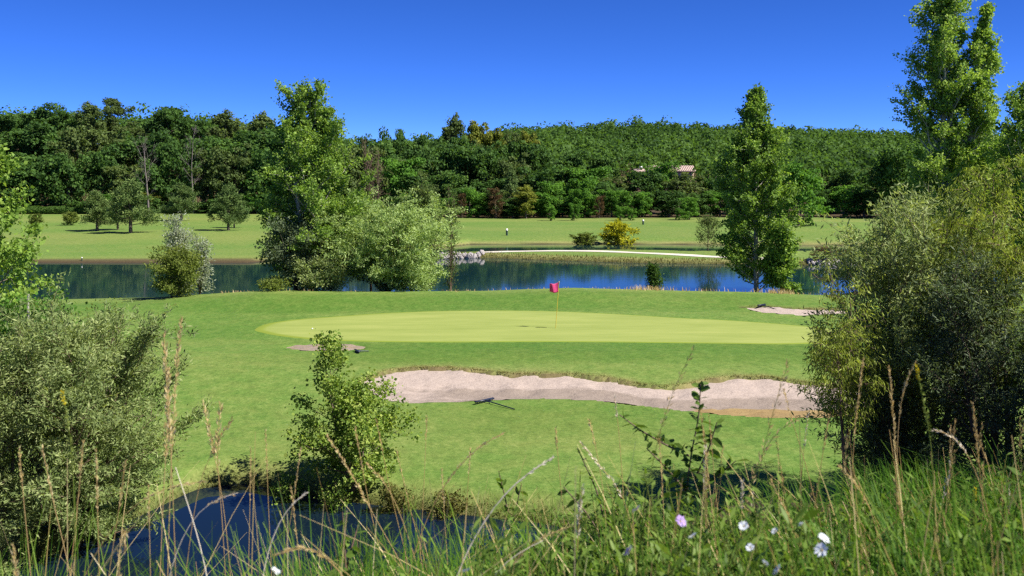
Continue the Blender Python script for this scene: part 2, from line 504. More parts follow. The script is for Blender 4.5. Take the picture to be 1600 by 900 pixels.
# bunkers: front and back outline as functions of x
def outline(front, back):
    f = np.array([pix(u, v, lawn, 20, 70) for u, v in front]); b = np.array([pix(u, v, lawn, 20, 70) for u, v in back])
    return f, b
B1F, B1B = outline([(566, 598), (590, 622), (640, 629), (700, 628), (760, 625), (850, 622), (930, 625), (1000, 633), (1050, 639), (1100, 644), (1150, 649), (1220, 653), (1300, 652), (1370, 640), (1420, 618)],
                   [(566, 594), (600, 580), (650, 574), (700, 574), (750, 579), (800, 584), (850, 584), (900, 585), (950, 590), (1000, 600), (1040, 604), (1080, 600), (1110, 592), (1150, 588), (1200, 589), (1250, 596), (1300, 603), (1360, 608), (1420, 614)])
B2F, B2B = outline([(1166, 481), (1190, 487), (1220, 490), (1250, 491.5), (1290, 491), (1330, 488)],
                   [(1166, 479.5), (1190, 478.5), (1220, 480.5), (1250, 482), (1290, 482), (1330, 484)])
B3F, B3B = outline([(444, 543), (470, 546), (510, 547), (545, 547), (572, 543)], [(444, 541), (470, 538.5), (510, 538), (545, 538.5), (572, 541)])
BUNKERS = [(B1F, B1B, .09, .10), (B2F, B2B, .08, .05), (B3F, B3B, .03, .03)]

def bunker_s(k, x, y):
    F, B, dep, lip = BUNKERS[k]
    yf = np.interp(x, F[:, 0], F[:, 1]); yb = np.interp(x, B[:, 0], B[:, 1])
    yb = yb + (vnoise(x, 0 * x, .35, 21 + k) - .5) * .15 + (vnoise(x, 0 * x, .12, 31 + k) - .5) * .06
    x0, x1 = max(F[0, 0], B[0, 0]), min(F[-1, 0], B[-1, 0])
    w = np.maximum(yb - yf, 1e-3)
    s = (y - yf) / w
    inside = (x > x0) & (x < x1) & (s > 0) & (s < 1)
    e = np.clip(np.minimum(x - x0, x1 - x) / .5, 0, 1)
    return s, inside, yf, yb, np.sqrt(e)

def sand_z(k, x, y):
    F, B, dep, lip = BUNKERS[k]
    s, ins, yf, yb, e = bunker_s(k, x, y)
    zf = lawn(x, yf); zb = lawn(x, yb)
    s = np.clip(s, -.1, 1.1)
    floor = zf - dep
    prof = np.where(s < .18, zf - .03 - (dep - .03) * sstep(0, .18, s), np.where(s < .42, floor, floor + (zb - lip - floor) * sstep(.30, 1.0, s) ** .9))
    prof = np.where(s >= .30, floor + (zb - lip - floor) * sstep(.30, 1.04, s), prof)
    base = lawn(x, np.clip(y, yf, yb)) - .04
    return base * (1 - e) + prof * e + ((vnoise(x, y, .55, 9) - .5) * .085 + (vnoise(x, y, .2, 19) - .5) * .035) * e

def ground(x, y):
    z = ground0(x, y)
    for k in range(3):
        s, ins, yf, yb, e = bunker_s(k, x, y)
        z = np.where(ins, np.minimum(z, sand_z(k, x, y) - .10), z)
    return z

def graded(segs):
    out = []
    for a, b, st in segs:
        out.append(np.arange(a, b - 1e-6, st))
    return np.concatenate(out)

gy = graded([(-60, -6, 6), (-6, 14, .4), (14, 26, .35), (26.0, 36.5, .10), (36.5, 48, .35), (48, 56, .18), (56, 64, .4), (64, 86, 2), (86, 124, .6), (124, 210, 2.5), (210, 600, 12), (600, 3000, 120)])
gx_h = graded([(0, 17, .19), (17, 32, .5), (32, 60, 1.2), (60, 150, 5), (150, 420, 15), (420, 2600, 120)])
gx = np.concatenate([-gx_h[:0:-1], gx_h])
X, Y = np.meshgrid(gx, gy)
Z = ground(X, Y)
ny, nx = X.shape
idx = np.arange(ny * nx).reshape(ny, nx)
F = np.stack([idx[:-1, :-1], idx[:-1, 1:], idx[1:, 1:], idx[1:, :-1]], -1).reshape(-1, 4)
# what grows or lies where
dry = np.zeros_like(X)
dry += .14 * sstep(62, 90, Y) * (Y < 400)
bandn = Y + (vnoise(X, Y, 30, 12) - .5) * 9
U = 800 + X / np.maximum(Y, 1) * 1600
leftf = sstep(560, 430, U)
dry += leftf * (Y > 88) * (.35 * np.exp(-((bandn - 97) / 3) ** 2) - .45 * np.exp(-((bandn - 106) / 5) ** 2) + .35 * np.exp(-((bandn - 125) / 10) ** 2) - .3 * np.exp(-((bandn - 150) / 9) ** 2) + .4 * np.exp(-((bandn - 175) / 9) ** 2))
dry += (1 - leftf) * (Y > 110) * (.3 * np.exp(-((bandn - 121) / 3) ** 2) - .5 * np.exp(-((bandn - 132) / 7) ** 2) + .15 * np.exp(-((bandn - 143) / 3) ** 2) - .5 * np.exp(-((bandn - 154) / 7) ** 2) + .4 * np.exp(-((bandn - 169) / 5) ** 2))
dry += .35 * np.exp(-((Y - 52) / 1.5) ** 2) * (vnoise(X, Y, 3, 4))
dry += .28 * sstep(.55, .8, vnoise(X, Y, 4.5, 17)) * (Y < 40)
dry += .22 * np.exp(-((Y - 34.8) / 1.4) ** 2)
straw = np.zeros_like(X)
soil = np.zeros_like(X)
d1 = Y - pond_far(X)
straw += .35 * np.exp(-((d1 - .3) / .3) ** 2) * (.4 + .6 * vnoise(X, Y, 1.1, 2)) * (Y < 30)
soil += sstep(.25, -.1, d1) * (Y < 30) * .9
straw += .5 * np.exp(-((Y - far_shore(X) - .5) / .5) ** 2)
straw += .45 * np.exp(-((Y - isth_a(X) - .9) / .9) ** 2) * (X > -11)
soil += sstep(.35, 0.0, Y - far_shore(X)) * (Y > far_shore(X) - 2.5)
soil += sstep(.7, .1, Y - isth_a(X)) * (Y > 84) * (Y < 104) * .8
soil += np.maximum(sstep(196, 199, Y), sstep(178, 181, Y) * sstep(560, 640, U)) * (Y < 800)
straw += .30 * np.exp(-((Y - 197) / 2) ** 2)
for k in range(2):
    s, ins, yf, yb, e = bunker_s(k, X, Y)
    xin = (X > BUNKERS[k][0][0, 0] - .2) & (X < BUNKERS[k][0][-1, 0])
    dd = Y - yb
    straw += xin * np.exp(-np.clip(dd, 0, 9) / .28) * (dd > -.15) * .7 * (.3 + .9 * vnoise(X, Y, .6, 14))
    soil += xin * ((dd > -.35) & (dd < .04)) * .6
    soil += ins * (1 - s) * .0
soil += (Y < 12) * .12
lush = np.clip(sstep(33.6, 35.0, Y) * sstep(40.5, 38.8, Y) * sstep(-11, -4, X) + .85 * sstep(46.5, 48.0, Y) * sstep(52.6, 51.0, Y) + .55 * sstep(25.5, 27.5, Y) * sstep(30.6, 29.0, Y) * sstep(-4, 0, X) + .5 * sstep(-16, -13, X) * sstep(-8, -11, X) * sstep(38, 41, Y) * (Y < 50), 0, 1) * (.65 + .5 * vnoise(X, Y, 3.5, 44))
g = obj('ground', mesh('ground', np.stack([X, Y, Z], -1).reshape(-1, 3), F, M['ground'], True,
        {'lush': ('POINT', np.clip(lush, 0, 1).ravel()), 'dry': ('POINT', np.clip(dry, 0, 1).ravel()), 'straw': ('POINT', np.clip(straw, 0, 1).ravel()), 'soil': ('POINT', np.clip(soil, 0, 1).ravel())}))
tag(g, 'mown grass ground with banks and fairways rising into the wooded hill', 'ground', kind='structure')

# bunker sand
for k in range(3):
    Fk, Bk, dep, lip = BUNKERS[k]
    x0, x1 = max(Fk[0, 0], Bk[0, 0]) + .02, min(Fk[-1, 0], Bk[-1, 0]) - .02
    nxs, nss = (200, 48) if k == 0 else (60, 22)
    xs = np.linspace(x0, x1, nxs); ss = np.linspace(.0, 1.04, nss)
    XS, SS = np.meshgrid(xs, ss)
    _, _, yf, yb, e = bunker_s(k, XS, XS * 0)
    YS = yf + SS * (yb - yf)
    ZS = sand_z(k, XS, YS)
    i = np.arange(nss * nxs).reshape(nss, nxs)
    Fq = np.stack([i[:-1, :-1], i[:-1, 1:], i[1:, 1:], i[1:, :-1]], -1).reshape(-1, 4)
    if k == 0:
        UU = 800 + XS / YS * 1600
        damp = sstep(.78, .42, SS) * np.interp(UU, [560, 640, 760, 900, 1300], [.25, .45, .75, 1, 1])
        wet = sstep(.42, .24, SS) * sstep(1040, 1130, UU)
    else:
        damp = SS * 0 + (.1 if k == 1 else 1.0); wet = SS * 0 + (0 if k == 1 else .45)
    o = obj('bunker_sand', mesh('bunker_sand', np.stack([XS, YS, ZS], -1).reshape(-1, 3), Fq, M['sand'], True,
            {'damp': ('POINT', damp.ravel()), 'wet': ('POINT', wet.ravel())}))
    tag(o, ['long pinkish sand bunker in front of the putting green', 'small sand bunker with a rake behind the green', 'thin bare sandy patch just below the green edge'][k], 'bunker', kind='structure')

# putting green
GP = [(396, 515), (415, 506), (455, 500), (520, 495), (600, 489.5), (680, 486.5), (750, 485.5), (830, 486), (900, 488), (980, 492), (1060, 497), (1140, 501), (1200, 505), (1260, 510), (1330, 518), (1345, 527), (1310, 535), (1230, 538), (1140, 537), (1040, 536), (940, 535), (840, 534.5), (740, 535), (650, 535), (570, 534), (500, 531.5), (440, 526), (408, 520)]
gp = np.array([pix(u, v, lawn, 30, 60) for u, v in GP])
def closed_smooth(P, n):
    k = len(P); t = np.linspace(0, k, n, endpoint=False); i = t.astype(int); f = (t - i)[:, None]
    a, b, c, d = P[(i - 1) % k], P[i % k], P[(i + 1) % k], P[(i + 2) % k]
    return .5 * ((2 * b) + (-a + c) * f + (2 * a - 5 * b + 4 * c - d) * f ** 2 + (-a + 3 * b - 3 * c + d) * f ** 3)
edge = closed_smooth(gp, 220)
cen = np.array([1.2, 42.5])
rr = np.concatenate([np.linspace(0.02, .94, 26), [.955, .97, .985, 1.0]])
GX = cen[0] + rr[:, None] * (edge[None, :, 0] - cen[0]); GY = cen[1] + rr[:, None] * (edge[None, :, 1] - cen[1])
GZ = lawn(GX, GY) + .02
GZ[-1] -= .03
i = np.arange(GX.size).reshape(GX.shape); j = np.roll(i, -1, axis=1)
Fq = np.stack([i[:-1], j[:-1], j[1:], i[1:]], -1).reshape(-1, 4)
collar = np.repeat(sstep(.95, .975, rr)[:, None], 220, 1)
o = obj('putting_green', mesh('putting_green', np.stack([GX, GY, GZ], -1).reshape(-1, 3), Fq, M['green'], True, {'collar': ('POINT', collar.ravel())}))
tag(o, 'smooth pale yellow green putting surface around the flag', 'putting green', kind='structure')

# water sheets
def sheet(name, x0, x1, y0, y1, z, mat, label, n=40):
    a, b = np.meshgrid(np.linspace(x0, x1, n), np.linspace(y0, y1, n))
    i = np.arange(n * n).reshape(n, n)
    Fq = np.stack([i[:-1, :-1], i[:-1, 1:], i[1:, 1:], i[1:, :-1]], -1).reshape(-1, 4)
    o = obj(name, mesh(name, np.stack([a, b, a * 0 + z], -1).reshape(-1, 3), Fq, mat, True))
    return tag(o, label, 'water', kind='structure')
sheet('lake_water', -131, 111, 56, 127, 0.0, M['lake'], 'calm lake between the green and the far fairway')
sheet('pond_water', -60, 7, 8, 26, 0.0, M['pond'], 'dark blue pond at the foot of the near bank')

# gravel path on the spit
pu = [(752, 394.5), (800, 393), (860, 392), (920, 392.3), (980, 394.5), (1040, 397.5), (1090, 400), (1140, 402.5), (1200, 405)]
pc = np.array([pix(u, v, lambda x, y: ground0(x, y), 88, 130) for u, v in pu])
tt = np.linspace(0, len(pc) - 1, 120); ii = np.arange(len(pc))
px_ = np.interp(tt, ii, pc[:, 0]); py_ = np.interp(tt, ii, pc[:, 1])
py_ = np.convolve(np.pad(py_, 6, 'edge'), np.ones(13) / 13, 'valid')
wd = 1.1
cols = np.linspace(-wd, wd, 5)
PX = np.repeat(px_[:, None], 5, 1); PY = py_[:, None] + cols[None] * (1 + .12 * (vnoise(px_, px_ * 0, 2, 4)[:, None] - .5))
PZ = ground0(PX, PY) + .03
i = np.arange(PX.size).reshape(PX.shape)
Fq = np.stack([i[:-1, :-1], i[1:, :-1], i[1:, 1:], i[:-1, 1:]], -1).reshape(-1, 4)
tag(obj('path', mesh('path', np.stack([PX, PY, PZ], -1).reshape(-1, 3), Fq, M['path'], True)), 'pale gravel path along the grassy spit in the lake', 'path', kind='structure')

# ------------------------------------------------------------------ trees
def gen_tree(seed, H, env, base=.12, limbs=40, el=(25, 60), curve=.3, twigs=5, leaves=8000, leaf=.12, aspect=.7, droop=.2,
             sigma=.12, stems=((0, 0, 1.0),), trunk_r=.12, clump=0.0, twig_len=.45, out_bias=.5, sides=6, twig_mesh=True, spread=0.0, tip=1.0, wob=.02, gap=0.0, fit=True, taper=.4):
    """skeleton of stems, limbs and twigs, with leaves gathered on the twigs; env(t) is the crown radius at height t*H"""
    g = np.random.default_rng(seed)
    lines, tw0, tw1 = [], [], []
    for sx, sy, sh in stems:
        k = 9; t = np.linspace(0, 1, k)
        wobx = np.cumsum(g.normal(0, wob, k)) * H * .5; woby = np.cumsum(g.normal(0, wob, k)) * H * .5
        S = np.stack([sx * t ** .8 + wobx * t, sy * t ** .8 + woby * t, t * H * sh * tip], 1)
        lines.append((S, trunk_r * (1 - t) ** .8 + .012 * H / 10))
        nl = max(3, int(limbs / len(stems)))
        for q in range(nl):
            tq = base + (.985 - base) * ((q + g.random()) / nl) ** .85
            p0 = np.array([np.interp(tq, t, S[:, c]) for c in range(3)])
            az = q * 2.39996 + g.normal(0, .5)
            L = env(tq * sh) * g.uniform(.6, 1.15) * (.8 if len(stems) > 1 else 1)
            if sh < 1: L *= 1 - taper * max(0.0, tq - .35) / .65
            if g.random() < gap: L *= .45
            e = math.radians(el[0] + (el[1] - el[0]) * tq + g.normal(0, 8))
            L = L / max(.35, math.cos(e))
            L = min(L, env(tq * sh) * 1.9 + .1)
            d = np.array([math.cos(az) * math.cos(e), math.sin(az) * math.cos(e), math.sin(e)])
            d1_ = unit(d + np.array([0, 0, curve]))
            pts = bez(p0, p0 + d * L * .5, p0 + d * L * .5 + d1_ * L * .5, 5)
            pts[1:-1] += g.normal(0, .03 * L, (3, 3))
            r0 = trunk_r * .38 * (1 - .7 * tq)
            lines.append((pts, np.linspace(r0, r0 * .2 + .002, 5)))
            for w in range(twigs):
                s = g.uniform(.2, 1.0)
                b = np.array([np.interp(s, np.linspace(0, 1, 5), pts[:, c]) for c in range(3)])
                dd = unit(d * .7 + g.normal(0, .55, 3) + np.array([0, 0, curve * .6]))
                ln = L * twig_len * (1.1 - .5 * s) * g.uniform(.6, 1.2)
                tw0.append(b); tw1.append(b + dd * ln)
            tw0.append(pts[3]); tw1.append(pts[4])
    tw0 = np.array(tw0); tw1 = np.array(tw1)
    wl = np.linalg.norm(tw1 - tw0, axis=1)
    if twig_mesh:
        t2 = tubes([(np.array([a, b]), np.array([.006, .002]) * H / 5) for a, b in zip(tw0, tw1)], 3)
    tv, tf = tubes(lines, 5)
    if twig_mesh:
        tf = np.concatenate([tf, t2[1] + len(tv)]); tv = np.concatenate([tv, t2[0]])
    tv[:, 2] -= .08
    pick = g.choice(len(wl), leaves, p=(wl ** .8) / (wl ** .8).sum())
    ctint = g.random(len(wl))[pick]
    if clump > 0:
        c = tw1[pick] * .75 + tw0[pick] * .25
        dirs = unit(g.normal(0, 1, (leaves, 3)) + np.array([0, 0, .35]))
        rad = clump * (.55 + .5 * g.random(leaves) ** .5) * (.6 + .8 * g.random(len(wl)))[pick]
        P = c + dirs * rad[:, None] * np.array([1, 1, .75])
        N = unit(dirs * out_bias * 2 + g.normal(0, .6, (leaves, 3)) + np.array([0, 0, .3]))
        D = unit(np.cross(N, g.normal(0, 1, (leaves, 3))))
    else:
        s = g.uniform(.1, 1.08, leaves)[:, None]
        tdir = unit(tw1 - tw0)[pick]
        P = tw0[pick] * (1 - s) + tw1[pick] * s + g.normal(0, sigma, (leaves, 3))
        D = unit(tdir * .6 + g.normal(0, .6, (leaves, 3)) - np.array([0, 0, droop]))
        N = unit(g.normal(0, .7, (leaves, 3)) + np.array([0, 0, .5]) + unit(P * np.array([1, 1, 0]) + 1e-6) * out_bias)
    # bring the crown to its stated height and width
    if fit:
        rt = max(env(q) for q in np.linspace(0, 1, 41))
        kz = H / np.percentile(P[:, 2], 99.6)
        hx = (np.percentile(P[:, 0], 99.6) - np.percentile(P[:, 0], .4)) / 2; hy_ = (np.percentile(P[:, 1], 99.6) - np.percentile(P[:, 1], .4)) / 2
        k3 = np.array([rt / hx, rt / hy_, kz])
        P = P * k3; tv = tv * k3
    P[:, 2] = np.maximum(P[:, 2], .05)
    L = leaf * g.uniform(.5, 1.4, leaves)
    lv, lf = leaf_quads(P, D, N, L, L * aspect)
    tint = np.clip(.5 + g.normal(0, .16, leaves) + (ctint - .5) * .45, 0, 1)
    return (tv, tf), (lv, lf, tint)

def tree_meshes(name, bark, leafm, **kw):
    (tv, tf), (lv, lf, tint) = gen_tree(**kw)
    return mesh(name + '_trunk', tv, tf, M[bark], True), mesh(name + '_crown', lv, lf, M[leafm], False, {'tint': ('FACE', tint)})

def plant(name, meshes, loc, label, cat='tree', group=None, rz=0.0, s=(1, 1, 1), trunk='trunk', crown='crown'):
    e = thing(name, loc, label, cat, group, rz, s)
    obj(trunk, meshes[0], e)
    if meshes[1] is not None:
        obj(crown, meshes[1], e)
    return e

def E(ts, rs):
    return lambda t: float(np.interp(t, ts, rs))

def gz(x, y):
    return float(ground(np.array([x]), np.array([y]))[0])

def place(u, vtop, y):
    """ground point under photo column u at distance y, and the height a thing needs to reach row vtop"""
    x = (u - 800) * y / FPX
    z = gz(x, y)
    return (x, y, z), CAMZ - (vtop - HOR) * y / FPX - z

# ---- prototypes of the far treeline, ten metres tall
OAKENV = E([0, .12, .3, .55, .8, 1], [2.4, 3.2, 3.8, 3.9, 2.8, .6])
TALLENV = E([0, .15, .4, .65, .85, 1], [.9, 1.9, 2.7, 2.6, 1.8, .4])
PROTO = {}
for i in range(4):
    PROTO['oak%d' % i] = tree_meshes('oak', 'bark', 'oak', seed=50 + i, H=9.3, env=OAKENV, base=.02, limbs=30, el=(10, 65), twigs=3, leaves=6600, leaf=.44, aspect=.75, clump=.95, trunk_r=.28, twig_mesh=False)
for i in range(2):
    PROTO['olive%d' % i] = tree_meshes('olive_oak', 'bark', 'olive', seed=60 + i, H=9.3, env=OAKENV, base=.02, limbs=34, el=(10, 65), twigs=3, leaves=6600, leaf=.40, aspect=.7, clump=.75, trunk_r=.26, twig_mesh=False)
    PROTO['bright%d' % i] = tree_meshes('bright_tree', 'bark', 'bright', seed=70 + i, H=9.4, env=OAKENV, base=.02, limbs=34, el=(10, 65), twigs=3, leaves=6600, leaf=.40, aspect=.75, clump=.8, trunk_r=.24, twig_mesh=False)
    PROTO['tall%d' % i] = tree_meshes('tall_tree', 'bark', 'olive', seed=80 + i, H=9.4, env=TALLENV, base=.2, limbs=30, el=(5, 60), twigs=3, leaves=5500, leaf=.36, aspect=.6, clump=.62, trunk_r=.22, twig_mesh=False, gap=.25)
PROTO['yellowish'] = tree_meshes('yellow_tree', 'bark', 'yellowish', seed=91, H=9.4, env=TALLENV, base=.1, limbs=30, el=(5, 60), twigs=3, leaves=5500, leaf=.38, aspect=.7, clump=.7, trunk_r=.22, twig_mesh=False)
PROTO['rust'] = tree_meshes('rusty_tree', 'bark', 'rust', seed=92, H=9.4, env=TALLENV, base=.1, limbs=26, el=(5, 60), twigs=3, leaves=2600, leaf=.36, aspect=.7, clump=.6, trunk_r=.2, twig_mesh=False)
PROTO['conifer'] = tree_meshes('fir_tree', 'bark', 'pine', seed=93, H=9.8, env=E([0, .1, .5, 1], [1.6, 2.3, 1.5, .1]), base=.06, limbs=70, el=(-10, 20), curve=-.1, twigs=3, leaves=5500, leaf=.42, aspect=.35, sigma=.18, trunk_r=.2, twig_mesh=False, droop=.4)
KINDTXT = {'oak': 'dark rounded oak', 'olive': 'grey green oak', 'bright': 'fresh green tree', 'tall': 'ragged olive tree',
           'yellowish': 'yellow green tree', 'rust': 'rusty brown tree', 'conifer': 'pointed dark fir'}
KINDNAME = {'oak': 'oak_tree', 'olive': 'oak_tree', 'bright': 'broadleaf_tree', 'tall': 'slender_tree', 'yellowish': 'yellow_tree', 'rust': 'rusty_tree', 'conifer': 'fir_tree'}

ANCH = [(-40, 'beyond the bright leaved young tree'), (60, 'above the low clipped hedge'), (105, 'near the loose brownish bush'), (150, 'behind the ragged young pine'), (204, 'behind the broad bushy pine'), (245, 'next to the dead grey tree'), (285, 'behind the dark young pine'), (320, 'near the bare dead crown'), (357, 'behind the single young pine'),
        (410, 'beside the tall leafy poplar'), (490, 'hidden by the tall leafy poplar'), (560, 'by the reddish bare twigs'), (610, 'above the big round willow'), (660, 'below the thin pale mast'), (720, 'near the stone tipped spit'), (775, 'around the rusty brown tree'), (800, 'by the pointed fir'), (822, 'by the yellow green scrub'), (870, 'above the grassy spit path'), (913, 'behind the green dome bush'),
        (964, 'behind the golden bush'), (1003, 'below the white chimney'), (1040, 'in front of the farmhouse roof'), (1077, 'behind the narrow pale tree'), (1115, 'behind the greyish twiggy bush'), (1182, 'behind the slim poplar'), (1240, 'behind the lone fresh green tree'), (1300, 'above the right heap of stones'), (1345, 'left of the large dark oak'), (1405, 'behind the large dark oak'), (1490, 'behind the towering poplar'), (1600, 'beside the shorter poplar')]
def by_anchor(u):
    return min(ANCH, key=lambda a: abs(a[0] - u))[1]

def treeline(u, v, y, wpx, kind, where, group):
    loc, H = place(u, v, y)
    key = kind if kind in PROTO else kind + str(int(R.integers(0, 4 if kind == 'oak' else 2)))
    sz = H / 9.4
    env_r = {'oak': 3.9, 'olive': 3.9, 'bright': 3.9}.get(kind, 2.6)
    sx = wpx * y / FPX / env_r
    plant(KINDNAME[kind], PROTO[key], loc, KINDTXT[kind] + ' ' + where + (', ' + by_anchor(u) if group else ''), 'tree', group, R.uniform(0, 6.28), (sx, sx * R.uniform(.9, 1.1), sz))

# left wood: three rows, low to high
W1, G1 = 'at the foot of the left wood', 'front trees of the left wood'
for u in np.arange(-60, 640, 43):
    k = R.choice(['oak', 'oak', 'olive', 'bright', 'oak'])
    treeline(u + R.uniform(-9, 9), R.uniform(222, 262), R.uniform(199, 206), R.uniform(30, 42), k, W1, G1)
W2, G2 = 'in the middle of the left wood', 'middle trees of the left wood'
for u in np.arange(-70, 660, 47):
    k = R.choice(['oak', 'oak', 'olive', 'oak'])
    treeline(u + R.uniform(-9, 9), np.interp(u, [0, 400, 650], [200, 212, 238]) + R.uniform(-9, 9), R.uniform(220, 232), R.uniform(34, 46), k, W2, G2)
W3, G3 = 'on the skyline of the left wood', 'skyline trees of the left wood'
for u, v, w, k in [(-40, 180, 34, 'oak'), (15, 180, 34, 'oak'), (62, 162, 34, 'oak'), (110, 176, 30, 'oak'), (142, 160, 22, 'tall'), (178, 154, 24, 'tall'), (215, 200, 28, 'olive'), (262, 168, 36, 'oak'),
                   (308, 190, 24, 'oak'), (350, 173, 24, 'tall'), (372, 196, 24, 'olive'), (410, 176, 26, 'tall'), (446, 200, 26, 'oak'), (490, 205, 28, 'oak'), (535, 212, 28, 'oak'), (585, 214, 26, 'oak'), (622, 201, 24, 'oak'), (655, 214, 22, 'oak')]:
    treeline(u, v, R.uniform(252, 262), w, k, W3, G3)
for u in np.arange(120, 640, 26):
    treeline(u + R.uniform(-8, 8), R.uniform(300, 318), R.uniform(196.5, 198), R.uniform(15, 24), R.choice(['oak', 'oak', 'bright']), 'in the left wood undergrowth', 'undergrowth of the left wood')
treeline(230, 300, 197, 16, 'yellowish', 'beside the dead grey trunk', None)

# middle wood
W4, G4 = 'in the middle wood', 'trees of the middle wood'
for u, v, y, w, k in [(640, 250, 204, 34, 'olive'), (690, 232, 206, 36, 'oak'), (725, 226, 210, 34, 'oak'), (760, 232, 208, 36, 'oak'), (800, 240, 206, 34, 'olive'), (845, 262, 200, 36, 'oak'), (885, 258, 204, 36, 'oak'), (925, 262, 202, 36, 'bright'), (965, 276, 198, 30, 'olive'),
                      (665, 275, 196, 30, 'oak'), (705, 268, 195, 32, 'oak'), (745, 282, 192, 30, 'oak'), (785, 280, 193, 30, 'oak'), (815, 290, 190, 26, 'olive'), (860, 285, 191, 28, 'bright'), (905, 280, 192, 32, 'bright'), (945, 284, 190, 30, 'oak'),
                      (700, 215, 232, 30, 'oak'), (740, 214, 236, 28, 'olive'), (790, 222, 238, 30, 'oak'), (840, 226, 240, 30, 'oak'), (890, 236, 236, 30, 'oak'), (940, 240, 240, 28, 'oak')]:
    treeline(u, v, y, w, k, W4, G4)
W5, G5 = 'on the skyline above the middle wood', 'skyline trees above the middle wood'
for u, v, y, w, k in [(710, 180, 300, 22, 'tall'), (748, 190, 300, 20, 'yellowish'), (772, 202, 302, 18, 'yellowish'), (826, 206, 310, 16, 'yellowish'), (800, 206, 308, 18, 'olive')]:
    treeline(u, v, y, w, k, W5, G5)
W6, G6 = 'in the low scrub of the middle fairway', 'low edge of scrub along the middle fairway'
for u in np.arange(628, 1010, 25):
    k = R.choice(['oak', 'bright', 'oak', 'olive', 'bright'])
    treeline(u + R.uniform(-6, 6), R.uniform(294, 312), R.uniform(181, 185), R.uniform(17, 24), k, W6, G6)
for u, v, w, k in [(775, 294, 13, 'rust'), (722, 302, 8, 'rust'), (822, 290, 18, 'yellowish'), (936, 306, 9, 'rust')]:
    treeline(u, v, 179.5, w, k, 'showing among the low scrub', 'oddly coloured scrub trees')
treeline(800, 262, 186, 18, 'conifer', 'standing in the wood above the scrub', None)

# right wood
W7, G7 = 'in the right wood', 'trees of the right wood'
for u, v, y, w, k in [(1010, 268, 196, 32, 'oak'), (1035, 255, 198, 28, 'bright'), (1075, 266, 194, 34, 'olive'), (1110, 280, 195, 26, 'oak'), (1145, 275, 196, 30, 'oak'), (1190, 275, 200, 32, 'oak'), (1290, 272, 200, 30, 'olive'), (1330, 262, 196, 34, 'oak'), (1365, 262, 200, 34, 'olive'), (1410, 255, 198, 36, 'oak'), (1460, 250, 200, 40, 'oak'), (1520, 250, 200, 44, 'oak'), (1580, 240, 200, 44, 'oak'), (1640, 240, 200, 44, 'oak'),
                      (1000, 300, 184, 24, 'oak'), (1045, 298, 183, 26, 'oak'), (1125, 300, 184, 26, 'bright'), (1165, 300, 184, 28, 'oak'), (1205, 300, 184, 26, 'oak'), (1285, 296, 184, 26, 'oak'), (1318, 290, 182, 26, 'bright'), (1350, 296, 182, 26, 'oak'), (1395, 290, 184, 30, 'oak'), (1090, 302, 183, 22, 'oak')]:
    treeline(u, v, y, w, k, W7, G7)
treeline(1247, 253, 150, 40, 'bright', 'standing alone in front of the right wood', None)
treeline(1077, 308, 172, 15, 'bright', 'narrow and pale at the edge of the right wood', None)
treeline(1405, 226, 177, 44, 'oak', 'large and dark behind the silver willow shrub', None)
for u, v in [(862, 322), (897, 318), (518, 330), (1062, 326), (970, 322), (985, 324)]:
    treeline(u, v, 171, 9, 'bright', 'as a small sapling', 'small saplings at the fairway edge')

# far wooded hill as one mass
def hill_forest():
    g = np.random.default_rng(5)
    V, T = [], []
    n = 0
    cells = []
    yv = 236.0
    while yv < 572:
        sp = 6.2 + (yv - 236) * .006
        xs = np.arange(-.55 * yv, .55 * yv, sp)
        cells.append(np.stack([xs + g.uniform(-.9, .9, len(xs)) * sp, yv + g.uniform(-1.2, 1.2, len(xs)) * sp], 1))
        yv += sp
    P = np.concatenate(cells)
    u = 800 + P[:, 0] / P[:, 1] * 1600
    keep = ~((P[:, 1] < 268) & (u > 975) & (u < 1100)) & ~((P[:, 1] < 275) & (u < 640))
    P = P[keep]; u = u[keep]
    zg = ground0(P[:, 0], P[:, 1])
    k = 112
    for (x, y), z0 in zip(P, zg):
        r = 2.2 + 3.8 * g.random() ** 1.3; h = 4.2 + r * 1.0 + g.uniform(-.8, 1.2)
        nl = 4
        lob = np.stack([g.normal(0, .38 * r, nl), g.normal(0, .38 * r, nl), h - r * .75 + g.normal(0, .14 * h, nl)], 1)
        w = g.integers(0, nl, k)
        d = unit(g.normal(0, 1, (k, 3)) + np.array([0, -.15, .45]))
        pos = lob[w] + d * (r * .62) * g.uniform(.75, 1.08, k)[:, None]
        N = unit(d * 1.3 + g.normal(0, .5, (k, 3)))
        D = unit(np.cross(N, g.normal(0, 1, (k, 3))))
        L = (.92 + (y - 240) * .0013) * g.uniform(.7, 1.25, k)
        v, _ = leaf_quads(pos + np.array([x, y, z0]), D, N, L, L * .8)
        V.append(v)
        T.append(np.clip(g.normal(.5, .17) + (float(vnoise(x, y, 45, 2)) - .5) * .5 + g.normal(0, .14, k), 0, 1))
    V = np.concatenate(V); T = np.concatenate(T)
    F_ = np.arange(len(V)).reshape(-1, 4)
    o = obj('hill_forest', mesh('hill_forest', V, F_, M['hill'], False, {'tint': ('FACE', T)}))
    tag(o, 'dense oak forest covering the far hill', 'forest', kind='stuff')
hill_forest()

